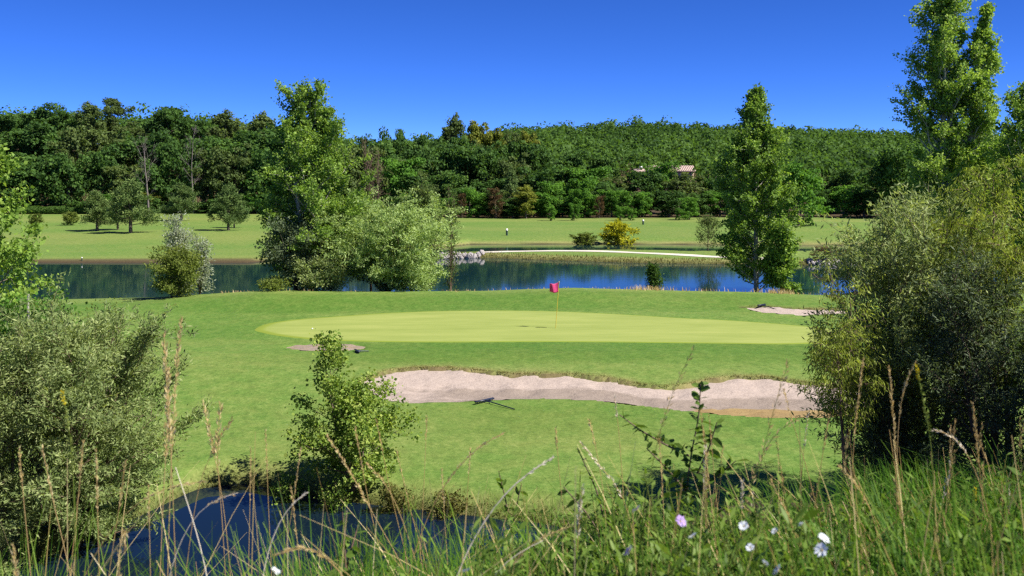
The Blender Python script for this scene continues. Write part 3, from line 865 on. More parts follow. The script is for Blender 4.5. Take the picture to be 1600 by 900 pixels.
# ---- dead and bare trees
def bare_tree(seed, H, env, limbs=26, twigs=6, tr=.16, matn='deadwood', el=(20, 65)):
    (tv, tf), _ = gen_tree(seed=seed, H=H, env=env, base=.25, limbs=limbs, el=el, twigs=twigs, leaves=4, trunk_r=tr, twig_len=.6, fit=False)
    return mesh('bare_tree', tv, tf, M[matn], True)
def bare(name, u, v, y, seed, r, label, **kw):
    loc, H = place(u, v, y)
    e = thing(name, loc, label, 'tree')
    obj('trunk', bare_tree(seed, H, E([0, .3, .7, 1], [r * .5, r, r, r * .2]), **kw), e)
bare('dead_tree', 232, 222, 193, 301, 2.6, 'dead grey leafless tree standing before the left wood', tr=.2, limbs=15, twigs=12)
bare('dead_tree', 302, 200, 196, 302, 2.2, 'bare grey dead crown rising among the left oaks', tr=.12, limbs=13, twigs=12)
bare('bare_tree', 580, 222, 59.5, 303, .8, 'leafless reddish twigs above the big round willow', tr=.07, limbs=34, matn='twig', el=(45, 80))
bare('bare_tree', 594, 236, 59.5, 304, .6, 'thinner leafless reddish sapling above the big round willow', tr=.05, limbs=26, matn='twig', el=(45, 80))

# ---- young pines on the left fairway
pine_m = [tree_meshes('pine', 'bark', 'pine', seed=400 + i, H=9.8, env=E([0, .15, .3, .6, 1], [.6, 3.6, 3.7, 2.1, .25]), base=.16, limbs=54, el=(0, 45), curve=.25, twigs=6, leaves=12000, leaf=.46, aspect=.28, sigma=.24, trunk_r=.26, droop=-.3, gap=.2, twig_mesh=False) for i in range(2)]
for i, (u, v, vb, w, lab) in enumerate([(152, 299, 361, 27, 'ragged young pine beside the bushy pine on the left fairway'), (204, 282, 364, 34, 'full bushy young pine, the broadest on the left fairway'),
                                    (184, 300, 359, 20, 'small dark pine tucked behind the bushy young pine'), (283, 287, 345, 27, 'dark young pine behind the silver shrub'), (357, 289, 360, 28, 'single young pine with a bare lower trunk right of the others'), (366, 312, 356, 16, 'small pine close behind the single young pine')]):
    x, y = pix(u, vb, ground0, 90, 200)
    loc, H = place(u, v, y)
    sx = w * y / FPX / 3.7
    plant('pine_tree', pine_m[i % 2], loc, lab, 'pine', None, i * 1.3, (sx, sx, H / 9.9))

# ---- low bushes on the far side
bush_env = E([0, .25, .6, 1], [2.6, 4.2, 3.8, .8])
bush_m = tree_meshes('round_bush', 'bark', 'shrub', seed=420, H=9.0, env=bush_env, base=.03, limbs=46, el=(15, 75), twigs=4, leaves=5000, leaf=.65, aspect=.5, sigma=.3, trunk_r=.2, twig_mesh=False)
bushy_m = tree_meshes('yellow_bush', 'bark', 'yellow', seed=421, H=9.2, env=E([0, .2, .45, .75, 1], [3.6, 4.6, 4.0, 2.4, .5]), base=.04, limbs=50, el=(5, 60), twigs=4, leaves=5000, leaf=.65, aspect=.5, sigma=.3, trunk_r=.2, twig_mesh=False)
twig_m = tree_meshes('twiggy_bush', 'twig', 'olive', seed=422, H=9.4, env=E([0, .25, .6, 1], [2.2, 3.6, 3.4, 1.4]), base=.04, limbs=60, el=(40, 80), twigs=6, leaves=2200, leaf=.5, aspect=.4, sigma=.3, trunk_r=.12)
def bushp(name, ms, u, v, vb, w, label, rr_=4.6, f=ground0, y0=50, y=None, cat='bush', group=None):
    if y is None: x, y = pix(u, vb, f, y0, 205)
    loc, H = place(u, v, y)
    sx = w * y / FPX / rr_
    return plant(name, ms, loc, label, cat, group, u, (sx, sx, H / 9.6), 'stem', 'foliage')
bushp('round_bush', bush_m, 57, 333, 355, 11, 'small round bush alone on the left fairway')
bushp('round_bush', bush_m, 110, 330, 352, 13, 'loose brownish bush near the ragged young pine')
bushp('yellow_bush', bushy_m, 964, 344, 389, 27, 'bright golden yellow bush on the spit by the path', y0=96)
bushp('round_bush', bush_m, 913, 363, 388, 21, 'green dome shaped bush beside the golden bush', y0=96)
bushp('twiggy_bush', twig_m, 1106, 335, 392, 24, 'greyish twiggy bush on the spit near the slim poplar', 4.2, y0=94)
bushp('round_bush', PROTO['rust'], 1285, 385, 408, 24, 'reddish brown scrub behind the right heap of stones', 3.0, y0=88)
bushp('round_bush', PROTO['rust'], 1318, 390, 408, 18, 'low rusty scrub at the end of the right stones', 3.0, y0=88)

# hedge along the left wood
def hedge():
    g = np.random.default_rng(8)
    n = 9000
    u = g.uniform(14, 140, n)
    d = unit(g.normal(0, 1, (n, 3)) + np.array([0, 0, .3]))
    y = 196.5 + d[:, 1] * .9
    x = (u - 800) * 196.5 / FPX
    h = 1.35 + .25 * vnoise(x, x * 0, 1.4, 3)
    z = ground0(x, y) + h * (.45 + .55 * d[:, 2])
    P = np.stack([x, y, np.maximum(z, ground0(x, y) + .05)], 1)
    D = unit(np.cross(d, g.normal(0, 1, (n, 3))))
    v, f = leaf_quads(P, D, unit(d + g.normal(0, .5, (n, 3))), g.uniform(.2, .4, n), .22)
    o = obj('hedge', mesh('hedge', v, f, M['hedge'], False, {'tint': ('FACE', np.clip(g.normal(.5, .2, n), 0, 1))}))
    tag(o, 'long low clipped hedge at the edge of the left wood', 'hedge')
hedge()

# ---- lake side trees
loc, H = place(490, 130, 57.5)
env = E([0, .08, .2, .38, .55, .7, .82, .92, 1], [1.6, 2.5, 2.9, 2.8, 2.45, 1.9, 1.3, .75, .15])
plant('aspen_tree', tree_meshes('aspen', 'palebark', 'poplar', seed=503, H=H * .985, env=env, base=.05, limbs=120, el=(22, 68), curve=.45, twigs=9, leaves=76000, leaf=.125, aspect=.85, sigma=.09, trunk_r=.16, stems=((0, 0, 1), (.5, .3, .88), (-1.0, 0, .84)), taper=.7, gap=.15, wob=.012),
      loc, 'tall leafy poplar rising behind the big round willow')
loc, H = place(1182, 137, 57.5)
env = E([0, .06, .15, .3, .42, .55, .7, .82, .92, 1], [1.5, 2.0, 2.15, 1.95, 1.7, 1.35, .95, .6, .32, .06])
plant('poplar_tree', tree_meshes('poplar', 'palebark', 'poplar', seed=511, H=H * .985, env=env, base=.02, limbs=120, el=(20, 68), curve=.5, twigs=9, leaves=54000, leaf=.122, aspect=.9, sigma=.09, trunk_r=.12, gap=.15, wob=.006),
      loc, 'slim column shaped poplar standing alone at the lake shore')
loc, H = place(1478, -14, 63)
env = E([0, .1, .25, .45, .6, .75, .88, 1], [2.2, 2.9, 3.0, 2.75, 2.35, 1.9, 1.3, .3])
plant('poplar_tree', tree_meshes('big_poplar', 'palebark', 'poplar', seed=521, H=H * .985, env=env, base=.08, limbs=180, el=(25, 68), curve=.5, twigs=9, leaves=82000, leaf=.145, aspect=.9, sigma=.10, trunk_r=.22, stems=((0, 0, 1), (2.3, .3, .985)), taper=.7, gap=.2, wob=.008),
      loc, 'towering double stemmed poplar above the golden willow')
loc, H = place(1622, 120, 58)
plant('poplar_tree', tree_meshes('side_poplar', 'palebark', 'poplar', seed=531, H=H * .985, env=E([0, .1, .4, .7, 1], [1.5, 2.4, 2.4, 1.8, .4]), base=.06, limbs=90, el=(20, 60), curve=.4, twigs=6, leaves=20000, leaf=.17, aspect=.85, sigma=.13, trunk_r=.2, gap=.2),
      loc, 'shorter poplar beside the towering double stemmed poplar')

# big round willow and its neighbours
loc, H = place(604, 294, 56)
wm = tree_meshes('round_willow', 'bark', 'silver', seed=541, H=H * .93, env=E([0, .15, .4, .65, .85, 1], [2.4, 3.2, 3.6, 3.5, 2.9, 1.3]), base=.10, limbs=110, el=(20, 80), curve=.1, twigs=7, leaves=60000, leaf=.16, aspect=.34, sigma=.13, trunk_r=.12, stems=tuple((math.cos(a) * r_, math.sin(a) * r_, h_) for a, r_, h_ in [(0, .3, 1), (.9, 1.9, .92), (2.2, 1.7, .92), (3.3, 1.8, .88), (4.5, 1.5, .94), (5.5, 1.9, .88)]), droop=.25, gap=.1)
plant('willow_shrub', wm, loc, 'big round silvery willow shrub on the lake bank', 'shrub', trunk='stem', crown='foliage')
def shrub(name, u, v, y, wpx, leafm, seed, label, leaves=9000, leaf=.13, aspect=.35, prof=None, stems=4, bark='bark', limbs=60, el=(15, 75), base=.03, curve=.1, sig=.12, cat='shrub', droop=.2, twig=True, gap=.15, thin=1.0):
    loc, H = place(u, v, y)
    r_ = wpx * y / FPX
    prof = prof or [.75, 1.0, .95, .7, .2]
    env = E([0, .25, .5, .8, 1], [r_ * p_ for p_ in prof])
    g = np.random.default_rng(seed)
    st = tuple((math.cos(a) * r_ * .45 * (i > 0), math.sin(a) * r_ * .45 * (i > 0), 1.0 if i == 0 else g.uniform(.7, .92)) for i, a in enumerate(g.uniform(0, 6.28, stems)))
    ms = tree_meshes(name, bark, leafm, seed=seed, H=H, env=env, base=base, limbs=limbs, el=el, curve=curve, twigs=6, leaves=leaves, leaf=leaf, aspect=aspect, sigma=sig, trunk_r=max(.012, .012 * H) * thin, stems=st, droop=droop, twig_mesh=twig, gap=gap)
    return plant(name, ms, loc, label, cat, trunk='stem', crown='foliage')
shrub('willow_shrub', 460, 345, 55.5, 54, 'darkwillow', 551, 'dark dense shrub at the foot of the tall leafy poplar', 16000, .15, .4)
shrub('willow_shrub', 645, 408, 54.5, 34, 'silver', 552, 'low silvery shrub at the right foot of the big round willow', 7000, .14, .34)
shrub('willow_shrub', 505, 400, 54.5, 40, 'willow', 553, 'low mixed shrub at the left foot of the big round willow', 8000, .14, .4)
shrub('willow_shrub', 665, 270, 59.5, 30, 'olive', 554, 'taller feathery willow behind the big round willow', 10000, .15, .32, [.6, .9, .9, .6, .15], el=(40, 78), curve=.4)
shrub('willow_shrub', 704, 292, 59.8, 15, 'olive', 555, 'thin twiggy willow sapling right of the big round willow', 2600, .13, .3, [.6, .9, .9, .7, .3], bark='twig', el=(50, 80), curve=.5, thin=.35, limbs=90)
shrub('round_shrub', 268, 386, 52.5, 36, 'shrub', 556, 'olive green shrub on the bank at the left lake arm', 11000, .12, .5, [.8, 1.0, 1.0, .8, .3])
shrub('willow_shrub', 278, 336, 55, 27, 'grey', 557, 'pale silver grey shrub rising behind the olive green shrub', 6500, .14, .34, [.9, 1.0, .75, .8, .4], el=(35, 75), gap=.35)
shrub('willow_shrub', 312, 366, 54, 20, 'grey', 5571, 'small silver sprig beside the olive green shrub', 2800, .14, .34, [.9, 1.0, .85, .7, .3], el=(35, 75), gap=.35)
shrub('small_tree', 1021, 412, 55, 13, 'hedge', 558, 'small dark upright bush on the bank above the lake', 2600, .12, .5, [.8, 1, .85, .5, .1], stems=1, cat='bush')
shrub('poplar_shrub', 1222, 352, 56, 24, 'poplar', 559, 'leafy sucker shrub at the foot of the slim poplar', 5200, .15, .85, [.9, 1.0, .8, .5, .15])
shrub('low_shrub', 425, 432, 53, 24, 'shrub', 560, 'scrappy low weeds left of the dark dense shrub', 1500, .12, .5)

# ---- left edge
loc, H = place(-38, 205, 30)
plant('maple_tree', tree_meshes('young_tree', 'bark', 'poplar', seed=601, H=H * .98, env=E([0, .12, .3, .5, .7, .85, 1], [1.1, 1.8, 2.0, 1.45, .95, .6, .15]), base=.16, limbs=64, el=(15, 55), curve=.3, twigs=6, leaves=13000, leaf=.12, aspect=.85, sigma=.10, trunk_r=.07, gap=.15),
      loc, 'young broadleaf tree with bright leaves left of the lake arm')
shrub('broadleaf_shrub', 45, 462, 27.5, 88, 'bright', 602, 'leafy green shrub behind the silver leaved willow by the pond', 13000, .10, .7, [.9, 1.0, .9, .7, .25], sig=.1)
shrub('broadleaf_shrub', 165, 470, 29, 45, 'shrub', 6021, 'thin pale weeds topping the lawn behind the pond willow', 1800, .07, .5, [.9, 1.0, .9, .8, .5], sig=.08, el=(45, 80))
loc, H = place(43, 440, 26.5)
e = thing('wooden_stake', loc, 'thin weathered stake among the leaves at the lake arm', 'stake')
obj('post', mesh('stake', *tubes([(np.array([[0, 0, -.2], [0, 0, H * .5], [.02, 0, H * .92]]), .03)], 8), M['palebark'], True), e)

loc, H = place(112, 470, 19.9)
loc = (loc[0], loc[1], max(loc[2], .02)); 
wenv = E([0, .12, .35, .6, .82, 1], [1.5, 1.95, 2.05, 1.75, 1.2, .45])
wm = tree_meshes('pond_willow', 'twig', 'willow', seed=611, H=H * .97, env=wenv, base=.04, limbs=150, el=(5, 80), curve=.15, twigs=9, leaves=85000, leaf=.10, aspect=.26, sigma=.07, trunk_r=.06, stems=tuple((math.cos(a) * r_, math.sin(a) * r_, h_) for a, r_, h_ in [(0, .2, 1), (.6, 1.1, .9), (1.9, .8, .9), (3.0, 1.2, .88), (4.1, .9, .9), (5.3, 1.1, .85)]), droop=.1, gap=.2)
plant('willow_shrub', wm, loc, 'broad silver leaved willow shrub at the pond edge', 'shrub', trunk='stem', crown='foliage')
shrub('willow_shrub', -10, 520, 18.5, 75, 'willow', 612, 'darker willow shrub overhanging the pond beside the broad one', 16000, .085, .24, stems=5, sig=.08)

# birch sapling on the pond bank
x, y = -3.55, 22.9
loc = (x, y, gz(x, y))
u0 = 800 + x / y * 1600
H = CAMZ - (520 - HOR) * y / FPX - loc[2]
(tv, tf), (lv, lf, tint) = gen_tree(seed=623, H=H * .97, env=E([0, .08, .25, .45, .62, .78, .9, 1], [1.0, 1.25, 1.32, 1.2, .9, .42, .24, .08]), base=.05, limbs=70, el=(15, 62), curve=.25, twigs=6, leaves=15000, leaf=.072, aspect=.82, sigma=.07, trunk_r=.035, stems=((-.55, 0, 1), (.28, .1, .56), (-.1, -.2, .56)), droop=.35, gap=.2, wob=.005, taper=.7)
e = thing('birch_sapling', loc, 'loose birch sapling standing on the pond bank', 'sapling')
obj('trunk', mesh('birch_trunk', tv, tf, M['bark'], True), e); obj('crown', mesh('birch_crown', lv, lf, M['birch'], False, {'tint': ('FACE', tint)}), e)
for i, (u, v, y_, w) in enumerate([(440, 735, 22.9, 34), (520, 745, 22.2, 30), (620, 752, 22.0, 26), (700, 768, 21.7, 30)]):
    shrub('low_shrub', u, v, y_, w, 'birch' if i < 2 else 'edge', 630 + i, ['low leafy sprawl on the pond edge left of the birch', 'leafy shoots over the water below the birch', 'dry weeds on the pond edge right of the birch', 'brownish weeds on the pond edge toward the tall meadow'][i], 1500, .055, .7, [1, 1, .9, .7, .3], sig=.05, stems=5, limbs=40)

# ---- right shrubs
loc, H = place(1432, 290, 20.5)
env = E([0, .12, .35, .6, .8, .92, 1], [1.5, 1.8, 1.95, 1.8, 1.4, .9, .4])
wm = tree_meshes('right_willow', 'bark', 'willow', seed=701, H=H * .96, env=env, base=.05, limbs=170, el=(5, 78), curve=.15, twigs=9, leaves=82000, leaf=.105, aspect=.26, sigma=.075, trunk_r=.08, stems=tuple((math.cos(a) * r_, math.sin(a) * r_, h_) for a, r_, h_ in [(0, .2, 1), (.8, 1.5, .9), (2.0, .9, .9), (3.0, 1.2, .85), (4.0, 1.2, .78), (5.2, 1.3, .85)]), droop=.1, gap=.15)
plant('willow_shrub', wm, loc, 'large dark willow shrub with silvery top at the lawn edge', 'shrub', trunk='stem', crown='foliage')
def golden(u, v, y, wpx, seed, label, leaves=9000, prof=(.7, 1, .9, .6, .2), **kw):
    return shrub('golden_willow', u, v, y, wpx, 'gold', seed, label, leaves, .10, .18, list(prof), stems=5, limbs=80, el=(25, 60), curve=-.9, droop=1.2, sig=.06, bark='twig', **kw)
golden(1552, 250, 19.3, 105, 711, 'golden green weeping willow above the large dark willow', 24000, (.5, .8, 1.0, .95, .5), base=.45, thin=.5)
golden(1325, 418, 19.2, 82, 712, 'yellowish weeping willow branches spilling onto the green', 7500, (.5, .8, 1.0, .9, .4), base=.58, thin=.4)
shrub('willow_shrub', 1560, 400, 18.5, 120, 'darkwillow', 713, 'deep shaded willow shrub beside the tall meadow grass', 32000, .088, .24, [.9, 1, .9, .7, .3], stems=6, limbs=110, sig=.09)
shrub('willow_shrub', 1372, 570, 19.6, 55, 'darkwillow', 714, 'low dark willow branches hanging over the bunker end', 9000, .085, .24, [.9, 1, .9, .7, .3], sig=.09)
# trees standing just outside the picture on the right: they shade the right-hand shrubs
for i, (x, y, H, r_) in enumerate([(13.0, 17.6, 8.6, 3.0), (14.5, 13.0, 9.5, 2.8), (9.6, 4.2, 8.0, 2.6)]):
    ms = PROTO['oak%d' % i]
    plant('oak_tree', ms, (x, y, gz(x, y)), 'broad oak shading the shrubs from beyond the meadow', 'tree', 'oaks beyond the meadow', i, (r_ / 4.2, r_ / 4.2, H / 9.9))

# ------------------------------------------------------------------ course furniture
def cyl(p0, p1, r, n=10):
    return tubes([(np.array([p0, (np.array(p0) + np.array(p1)) / 2, p1]), r)], n)
def box(c, s, rot=None):
    V = np.array([[x, y, z] for x in (-.5, .5) for y in (-.5, .5) for z in (-.5, .5)]) * np.array(s)
    if rot is not None: V = V @ np.array(rot).T
    F_ = np.array([[0, 1, 3, 2], [4, 6, 7, 5], [0, 4, 5, 1], [2, 3, 7, 6], [0, 2, 6, 4], [1, 5, 7, 3]])
    return V + np.array(c), F_
def joinm(parts):
    V, F_, o = [], [], 0
    for v, f in parts:
        V.append(v); F_.append(f + o); o += len(v)
    return np.concatenate(V), np.concatenate(F_)

x, y = pix(868, 513.5, lawn, 30, 60)
z = float(lawn(np.array([x]), np.array([y]))[0]) + .02
H = 513.5 * 0 + (513.5 - 441) * y / FPX
fl = thing('golf_flag', (x, y, z), 'thin yellow flagstick with a pink flag on the green', 'flag')
lean = 5.5 * y / FPX
obj('pole', mesh('pole', *tubes([(np.array([[0, 0, -.05], [lean * .5, 0, H * .5], [lean, 0, H]]), .011)], 8), M['pole'], True), fl)
n1, n2 = 14, 10
a, b = np.meshgrid(np.linspace(0, 1, n1), np.linspace(0, 1, n2))
fx = lean - .01 - a * .38
fy = .06 * np.sin(a * 6.5 + b * 1.5) * a - a * .05
fz = H - .02 - b * (.40 - .06 * a) - a * (.10) - .05 * np.sin(a * 5) * a
i = np.arange(n1 * n2).reshape(n2, n1)
Fq = np.stack([i[:-1, :-1], i[:-1, 1:], i[1:, 1:], i[1:, :-1]], -1).reshape(-1, 4)
fo = obj('flag', mesh('flag', np.stack([fx, fy, fz], -1).reshape(-1, 3), Fq, M['flag'], True), fl)
sm = fo.modifiers.new('thickness', 'SOLIDIFY'); sm.thickness = .004
obj('ferrule', mesh('ferrule', *tubes([(np.array([[lean, 0, H - .03], [lean, 0, H + .01], [lean, 0, H + .03]]), np.array([.016, .016, .006]))], 8), M['pole'], True), fl)

import bmesh
def sphere(name, r, mat, sub=2):
    bm = bmesh.new(); bmesh.ops.create_icosphere(bm, subdivisions=sub, radius=r)
    me = bpy.data.meshes.new(name); bm.to_mesh(me); bm.free()
    for p_ in me.polygons: p_.use_smooth = True
    me.materials.append(mat); return me
x, y = pix(488, 515.5, lawn, 30, 60)
o = obj('golf_ball', sphere('golf_ball', .0214 * 1.4, M['ball'], 3), None, (x, y, float(lawn(np.array([x]), np.array([y]))[0]) + .05))
tag(o, 'small white golf ball near the left end of the green', 'ball')

def rake(u0, v0, u1, v1, y0, label, zf, head_w=.62):
    """head at first pixel, grip end at second"""
    p0 = np.array(pix(u0, v0, zf, y0, 60)); p1 = np.array(pix(u1, v1, zf, y0, 60))
    z0 = gz(*p0) + .07; z1 = gz(*p1) + .03
    d = np.array([p1[0] - p0[0], p1[1] - p0[1], z1 - z0]); L = np.linalg.norm(d); d /= L
    s = unit(np.cross(d, [0, 0, 1])); up = np.cross(s, d)
    e = thing('bunker_rake', (p0[0], p0[1], gz(*p0)), label, 'rake')
    o0 = np.array([0, 0, .07])
    obj('handle', mesh('handle', *tubes([(np.array([o0, o0 + d * L * .5, o0 + d * L]), .017)], 8), M['black'], True), e)
    rot = np.stack([s, d, up], 1)
    hd = obj('head', mesh('head', *box(o0, (head_w, .07, .035), rot), M['black']), e)
    tv_, tf_ = None, None
    tm = mesh('tine', *box((0, 0, 0), (.018, .018, .075), rot), M['black'])
    for q in range(11):
        t_ = obj('tine', tm, hd); t_.location = o0 + s * ((q - 5) * head_w / 11) - up * .045
    obj('brace', mesh('brace', *tubes([(np.array([o0 + s * .2, o0 + d * .16 + s * .1, o0 + d * .3]), .009), (np.array([o0 - s * .2, o0 + d * .16 - s * .1, o0 + d * .3]), .009)], 6), M['black'], True), e)
rake(757, 629, 804, 641, 24, 'dark rake lying on the grass in front of the long bunker', ground, .75)
rake(1190, 481.5, 1227, 489, 46, 'dark rake lying in the small bunker behind the green', ground, .7)
rake(558, 551, 576, 550, 32, 'dark rake lying flat beside the bare sandy patch', ground, .6)

def marker(u, v0, v1, y0, label, r_=.14):
    x, y = pix(u, v1, ground0, y0, 200)
    z = gz(x, y); H = (v1 - v0) * y / FPX
    e = thing('marker_post', (x, y, z), label, 'post')
    obj('post', mesh('post', *tubes([(np.array([[0, 0, -.1], [0, 0, H * .35], [0, 0, H * .72]]), r_)], 10), M['post'], True), e)
    obj('cap', mesh('cap', *tubes([(np.array([[0, 0, H * .72], [0, 0, H * .95], [0, 0, H]]), np.array([r_ * 1.05, r_ * .9, .01]))], 10), M['white'], True), e)
marker(792, 357, 368, 110, 'dark post with a white cap left of the green dome bush')
marker(1005, 343, 351, 110, 'short dark post with a white cap near the wood edge')
marker(128, 402, 408, 92, 'tiny pale stake at the water line of the left fairway', .05)

# radio mast on the skyline
loc, H = place(659, 208, 262)
e = thing('mast', loc, 'thin pale mast standing above the treetops', 'mast')
obj('pole', mesh('mast_pole', *tubes([(np.array([[0, 0, -.3], [0, 0, H * .5], [0, 0, H]]), .16)], 8), M['palebark'], True), e)
obj('crossbar', mesh('crossbar', *box((0, 0, H * .93), (1.0, .12, .12)), M['palebark']), e)

# house in the trees
hy = 262.0
p = at(1040, 258.5, hy); ridge = p[2]; hx0 = (992 - 800) * hy / FPX; hx1 = (1087 - 800) * hy / FPX
hz = gz((hx0 + hx1) / 2, hy) - .6
eave = CAMZ - (267 - HOR) * hy / FPX
cx = (hx0 + hx1) / 2; W_ = hx1 - hx0; D_ = 7.0
house = thing('farm_house', (cx, hy, hz), 'long low farmhouse with pinkish tiled roof among the trees', 'house')
eh, rh = eave - hz, ridge - hz
obj('wall', mesh('wall', *box((0, D_ / 2, eh / 2), (W_ - .8, D_ - .8, eh)), M['wall']), house)
def roofm(x0, x1, eh, rh, y0=-.3, y1=7.3):
    ym = (y0 + y1) / 2; t = .18
    V = np.array([[x0, y0, eh], [x1, y0, eh], [x1, ym, rh], [x0, ym, rh], [x1, y1, eh], [x0, y1, eh], [x0, y0, eh - t], [x1, y0, eh - t], [x1, ym, rh - t], [x0, ym, rh - t], [x1, y1, eh - t], [x0, y1, eh - t]])
    F_ = np.array([[0, 1, 2, 3], [3, 2, 4, 5], [6, 9, 8, 7], [9, 11, 10, 8], [0, 6, 7, 1], [5, 4, 10, 11], [0, 3, 9, 6], [3, 5, 11, 9], [1, 7, 8, 2], [2, 8, 10, 4]])
    return V, F_
xl = (1012 - 800) * hy / FPX - cx
roof = obj('roof', mesh('roof', *roofm(xl, W_ / 2, eh, rh), M['tile']), house)
roof2 = obj('roof', mesh('low_roof', *roofm(-W_ / 2, xl, eh - .35, CAMZ - (263.5 - HOR) * hy / FPX - hz, .2, 6.0), M['tile']), house)
tr_m = mesh('tile_row', *tubes([(np.array([[0, -.32, eh + .01], [0, 1.6, eh + (rh - eh) * .5 + .03], [0, 3.5, rh + .02]]), .11)], 6), M['tile'], True)
for q in range(26):
    t_ = obj('tile_row', tr_m, roof); t_.location = (xl + .3 + q * (W_ / 2 - xl - .6) / 25, 0, 0)
for u, v0, h_ in [(1003, 256.5, 1.4)]:
    xx = (u - 800) * hy / FPX - cx; zt = CAMZ - (v0 - HOR) * hy / FPX - hz
    ch = obj('chimney', mesh('chimney', *box((xx, 2.2, zt - .7), (.75, .6, .4)), M['white']), roof2)
for q in range(4):
    w_ = obj('window', mesh('window', *box((-5 + q * 3.6, .38, eh * .45), (1.0, .08, 1.3)), M['black']), house)
x_ = (1115 - 800) * hy / FPX
zt = CAMZ - (253 - HOR) * hy / FPX
hz2 = gz(x_, hy + 6)
e = thing('farm_house', (x_, hy + 4, hz2), 'white chimney and hidden cottage roof in the forest', 'house')
obj('wall', mesh('wall', *box((0, 0, 1.2), (4, 4, 2.6)), M['wall']), e)
rf = obj('roof', mesh('roof', *roofm(-2.3, 2.3, 2.4, 3.6, -2.4, 2.4), M['tile']), e)
obj('chimney', mesh('chimney', *box((0, -.6, zt - hz2 - 1.2), (.55, .55, 2.6)), M['white']), rf)

# stones on the spit
stone_m = []
for q in range(5):
    bm = bmesh.new(); bmesh.ops.create_icosphere(bm, subdivisions=1, radius=.5)
    g_ = np.random.default_rng(q)
    for v_ in bm.verts: v_.co = v_.co * g_.uniform(.75, 1.2)
    me = bpy.data.meshes.new('stone'); bm.to_mesh(me); bm.free(); me.materials.append(M['stone']); stone_m.append(me)
def stones(u0, u1, n, seed, where, zb):
    g_ = np.random.default_rng(seed)
    root = thing('stone_heap', (((u0 + u1) / 2 - 800) * 94 / FPX, float(isth_a(((u0 + u1) / 2 - 800) * 94 / FPX)), 0), where, 'stones')
    for q in range(n):
        u = u0 + (u1 - u0) * (q + g_.uniform(-.6, .6)) / n
        x = (u - 800) * 95 / FPX
        y = float(isth_a(np.array(x))) + g_.uniform(-.5, .7)
        z = max(0.0, gz(x, y)) + g_.uniform(.0, .22)
        s_ = g_.uniform(.28, .62)
        o = obj('stone', stone_m[int(g_.integers(0, 5))], root)
        o.location = (x - root.location.x, y - root.location.y, z - root.location.z)
        o.rotation_euler = tuple(g_.uniform(0, 6.28, 3)); o.scale = (s_ * 1.25, s_, s_ * .75)
stones(655, 752, 64, 1, 'pale stones heaped at the tip of the spit behind the willow', .3)
stones(1240, 1345, 60, 2, 'pale stones lining the lake shore right of the slim poplar', .3)

# ------------------------------------------------------------------ grasses
def blades(P, h, w, lean, seed, name, mat, tintmu=.45, segs=3, lean_dir=None):
    """curved tapering blades from base points"""
    g_ = np.random.default_rng(seed); n = len(P)
    az = vnoise(P[:, 0], P[:, 1], .5, seed) * 14 + g_.normal(0, .75, n)
    ld = np.stack([np.cos(az), np.sin(az), 0 * az], 1)
    sd = np.stack([-np.sin(az + g_.normal(0, .6, n)), np.cos(az), 0 * az], 1)
    lean = np.broadcast_to(lean, (n,)) * g_.uniform(.2, 1.6, n)
    w = np.broadcast_to(w, (n,)).astype(float)
    lv = np.linspace(0, 1, segs + 1)
    V = np.zeros((n, segs + 1, 2, 3))
    for i_, t in enumerate(lv):
        c = P + np.array([0, 0, 1.0]) * (h * (t - .25 * lean * t * t))[:, None] + ld * (h * lean * t * t * .9)[:, None]
        ww = (w * (1 - t) ** .7 * .5 + .0006)[:, None]
        V[:, i_, 0] = c - sd * ww; V[:, i_, 1] = c + sd * ww
    base = np.arange(n)[:, None] * (segs + 1) * 2
    q = np.arange(segs)[None] * 2
    F_ = np.stack([base + q, base + q + 1, base + q + 3, base + q + 2], -1).reshape(-1, 4)
    T = np.repeat(np.clip(g_.normal(tintmu, .27, n), 0, 1), segs)
    return obj(name, mesh(name, V.reshape(-1, 3), F_, mat, False, {'tint': ('FACE', T)}))

# meadow on the near bank
VTOP_U = [0, 200, 330, 450, 520, 600, 720, 820, 900, 1000, 1060, 1200, 1300, 1400, 1600]
VTOP_V = [850, 868, 850, 812, 800, 795, 800, 808, 800, 790, 780, 755, 735, 712, 700]
def meadow(n, seed, dmin, dmax, hmin, hmax):
    g_ = np.random.default_rng(seed)
    y = dmin + (dmax - dmin) * g_.random(n) ** .8
    u = g_.uniform(-160, 1950, n)
    # clumping
    x = (u - 800) * y / FPX
    keep = vnoise(x, y, .35, seed) + .35 * vnoise(x, y, .12, seed + 1) > .35
    dens = np.interp(u, [0, 230, 420, 560, 800, 1000, 1600], [.3, .15, .2, .7, .8, .95, 1])
    keep &= g_.random(n) < dens
    x, y, u = x[keep], y[keep], u[keep]
    zg = bank(x, y)
    vt = np.interp(u, VTOP_U, VTOP_V) + np.abs(g_.normal(0, 70, len(u))) + (vnoise(u, y, 45, 6) - .5) * 110
    h = (CAMZ - (vt - HOR) * y / FPX - zg) * 1.05 * g_.uniform(.55, 1.0, len(u)) ** .7
    ok = (h > hmin) & (g_.random(len(h)) < 1)
    h = np.minimum(h, hmax * g_.uniform(.7, 1, len(h)))
    return np.stack([x, y, zg - .02], 1)[ok], h[ok]
P_, h_ = meadow(50000, 3, 1.9, 7.5, .25, 1.3)
tag(blades(P_, h_, R.uniform(.005, .015, len(P_)), R.uniform(.25, 1.7, len(P_)), 4, 'meadow_grass', M['grass'], .40, 3), 'tall green meadow grass on the near bank', 'grass', kind='stuff')
P_, h_ = meadow(1800, 13, 1.9, 7.0, .3, 1.25)
tag(blades(P_, h_ * 1.05, R.uniform(.003, .005, len(P_)), .25, 14, 'dry_grass', M['dry'], .45), 'dry straw coloured grass among the green meadow', 'grass', kind='stuff')

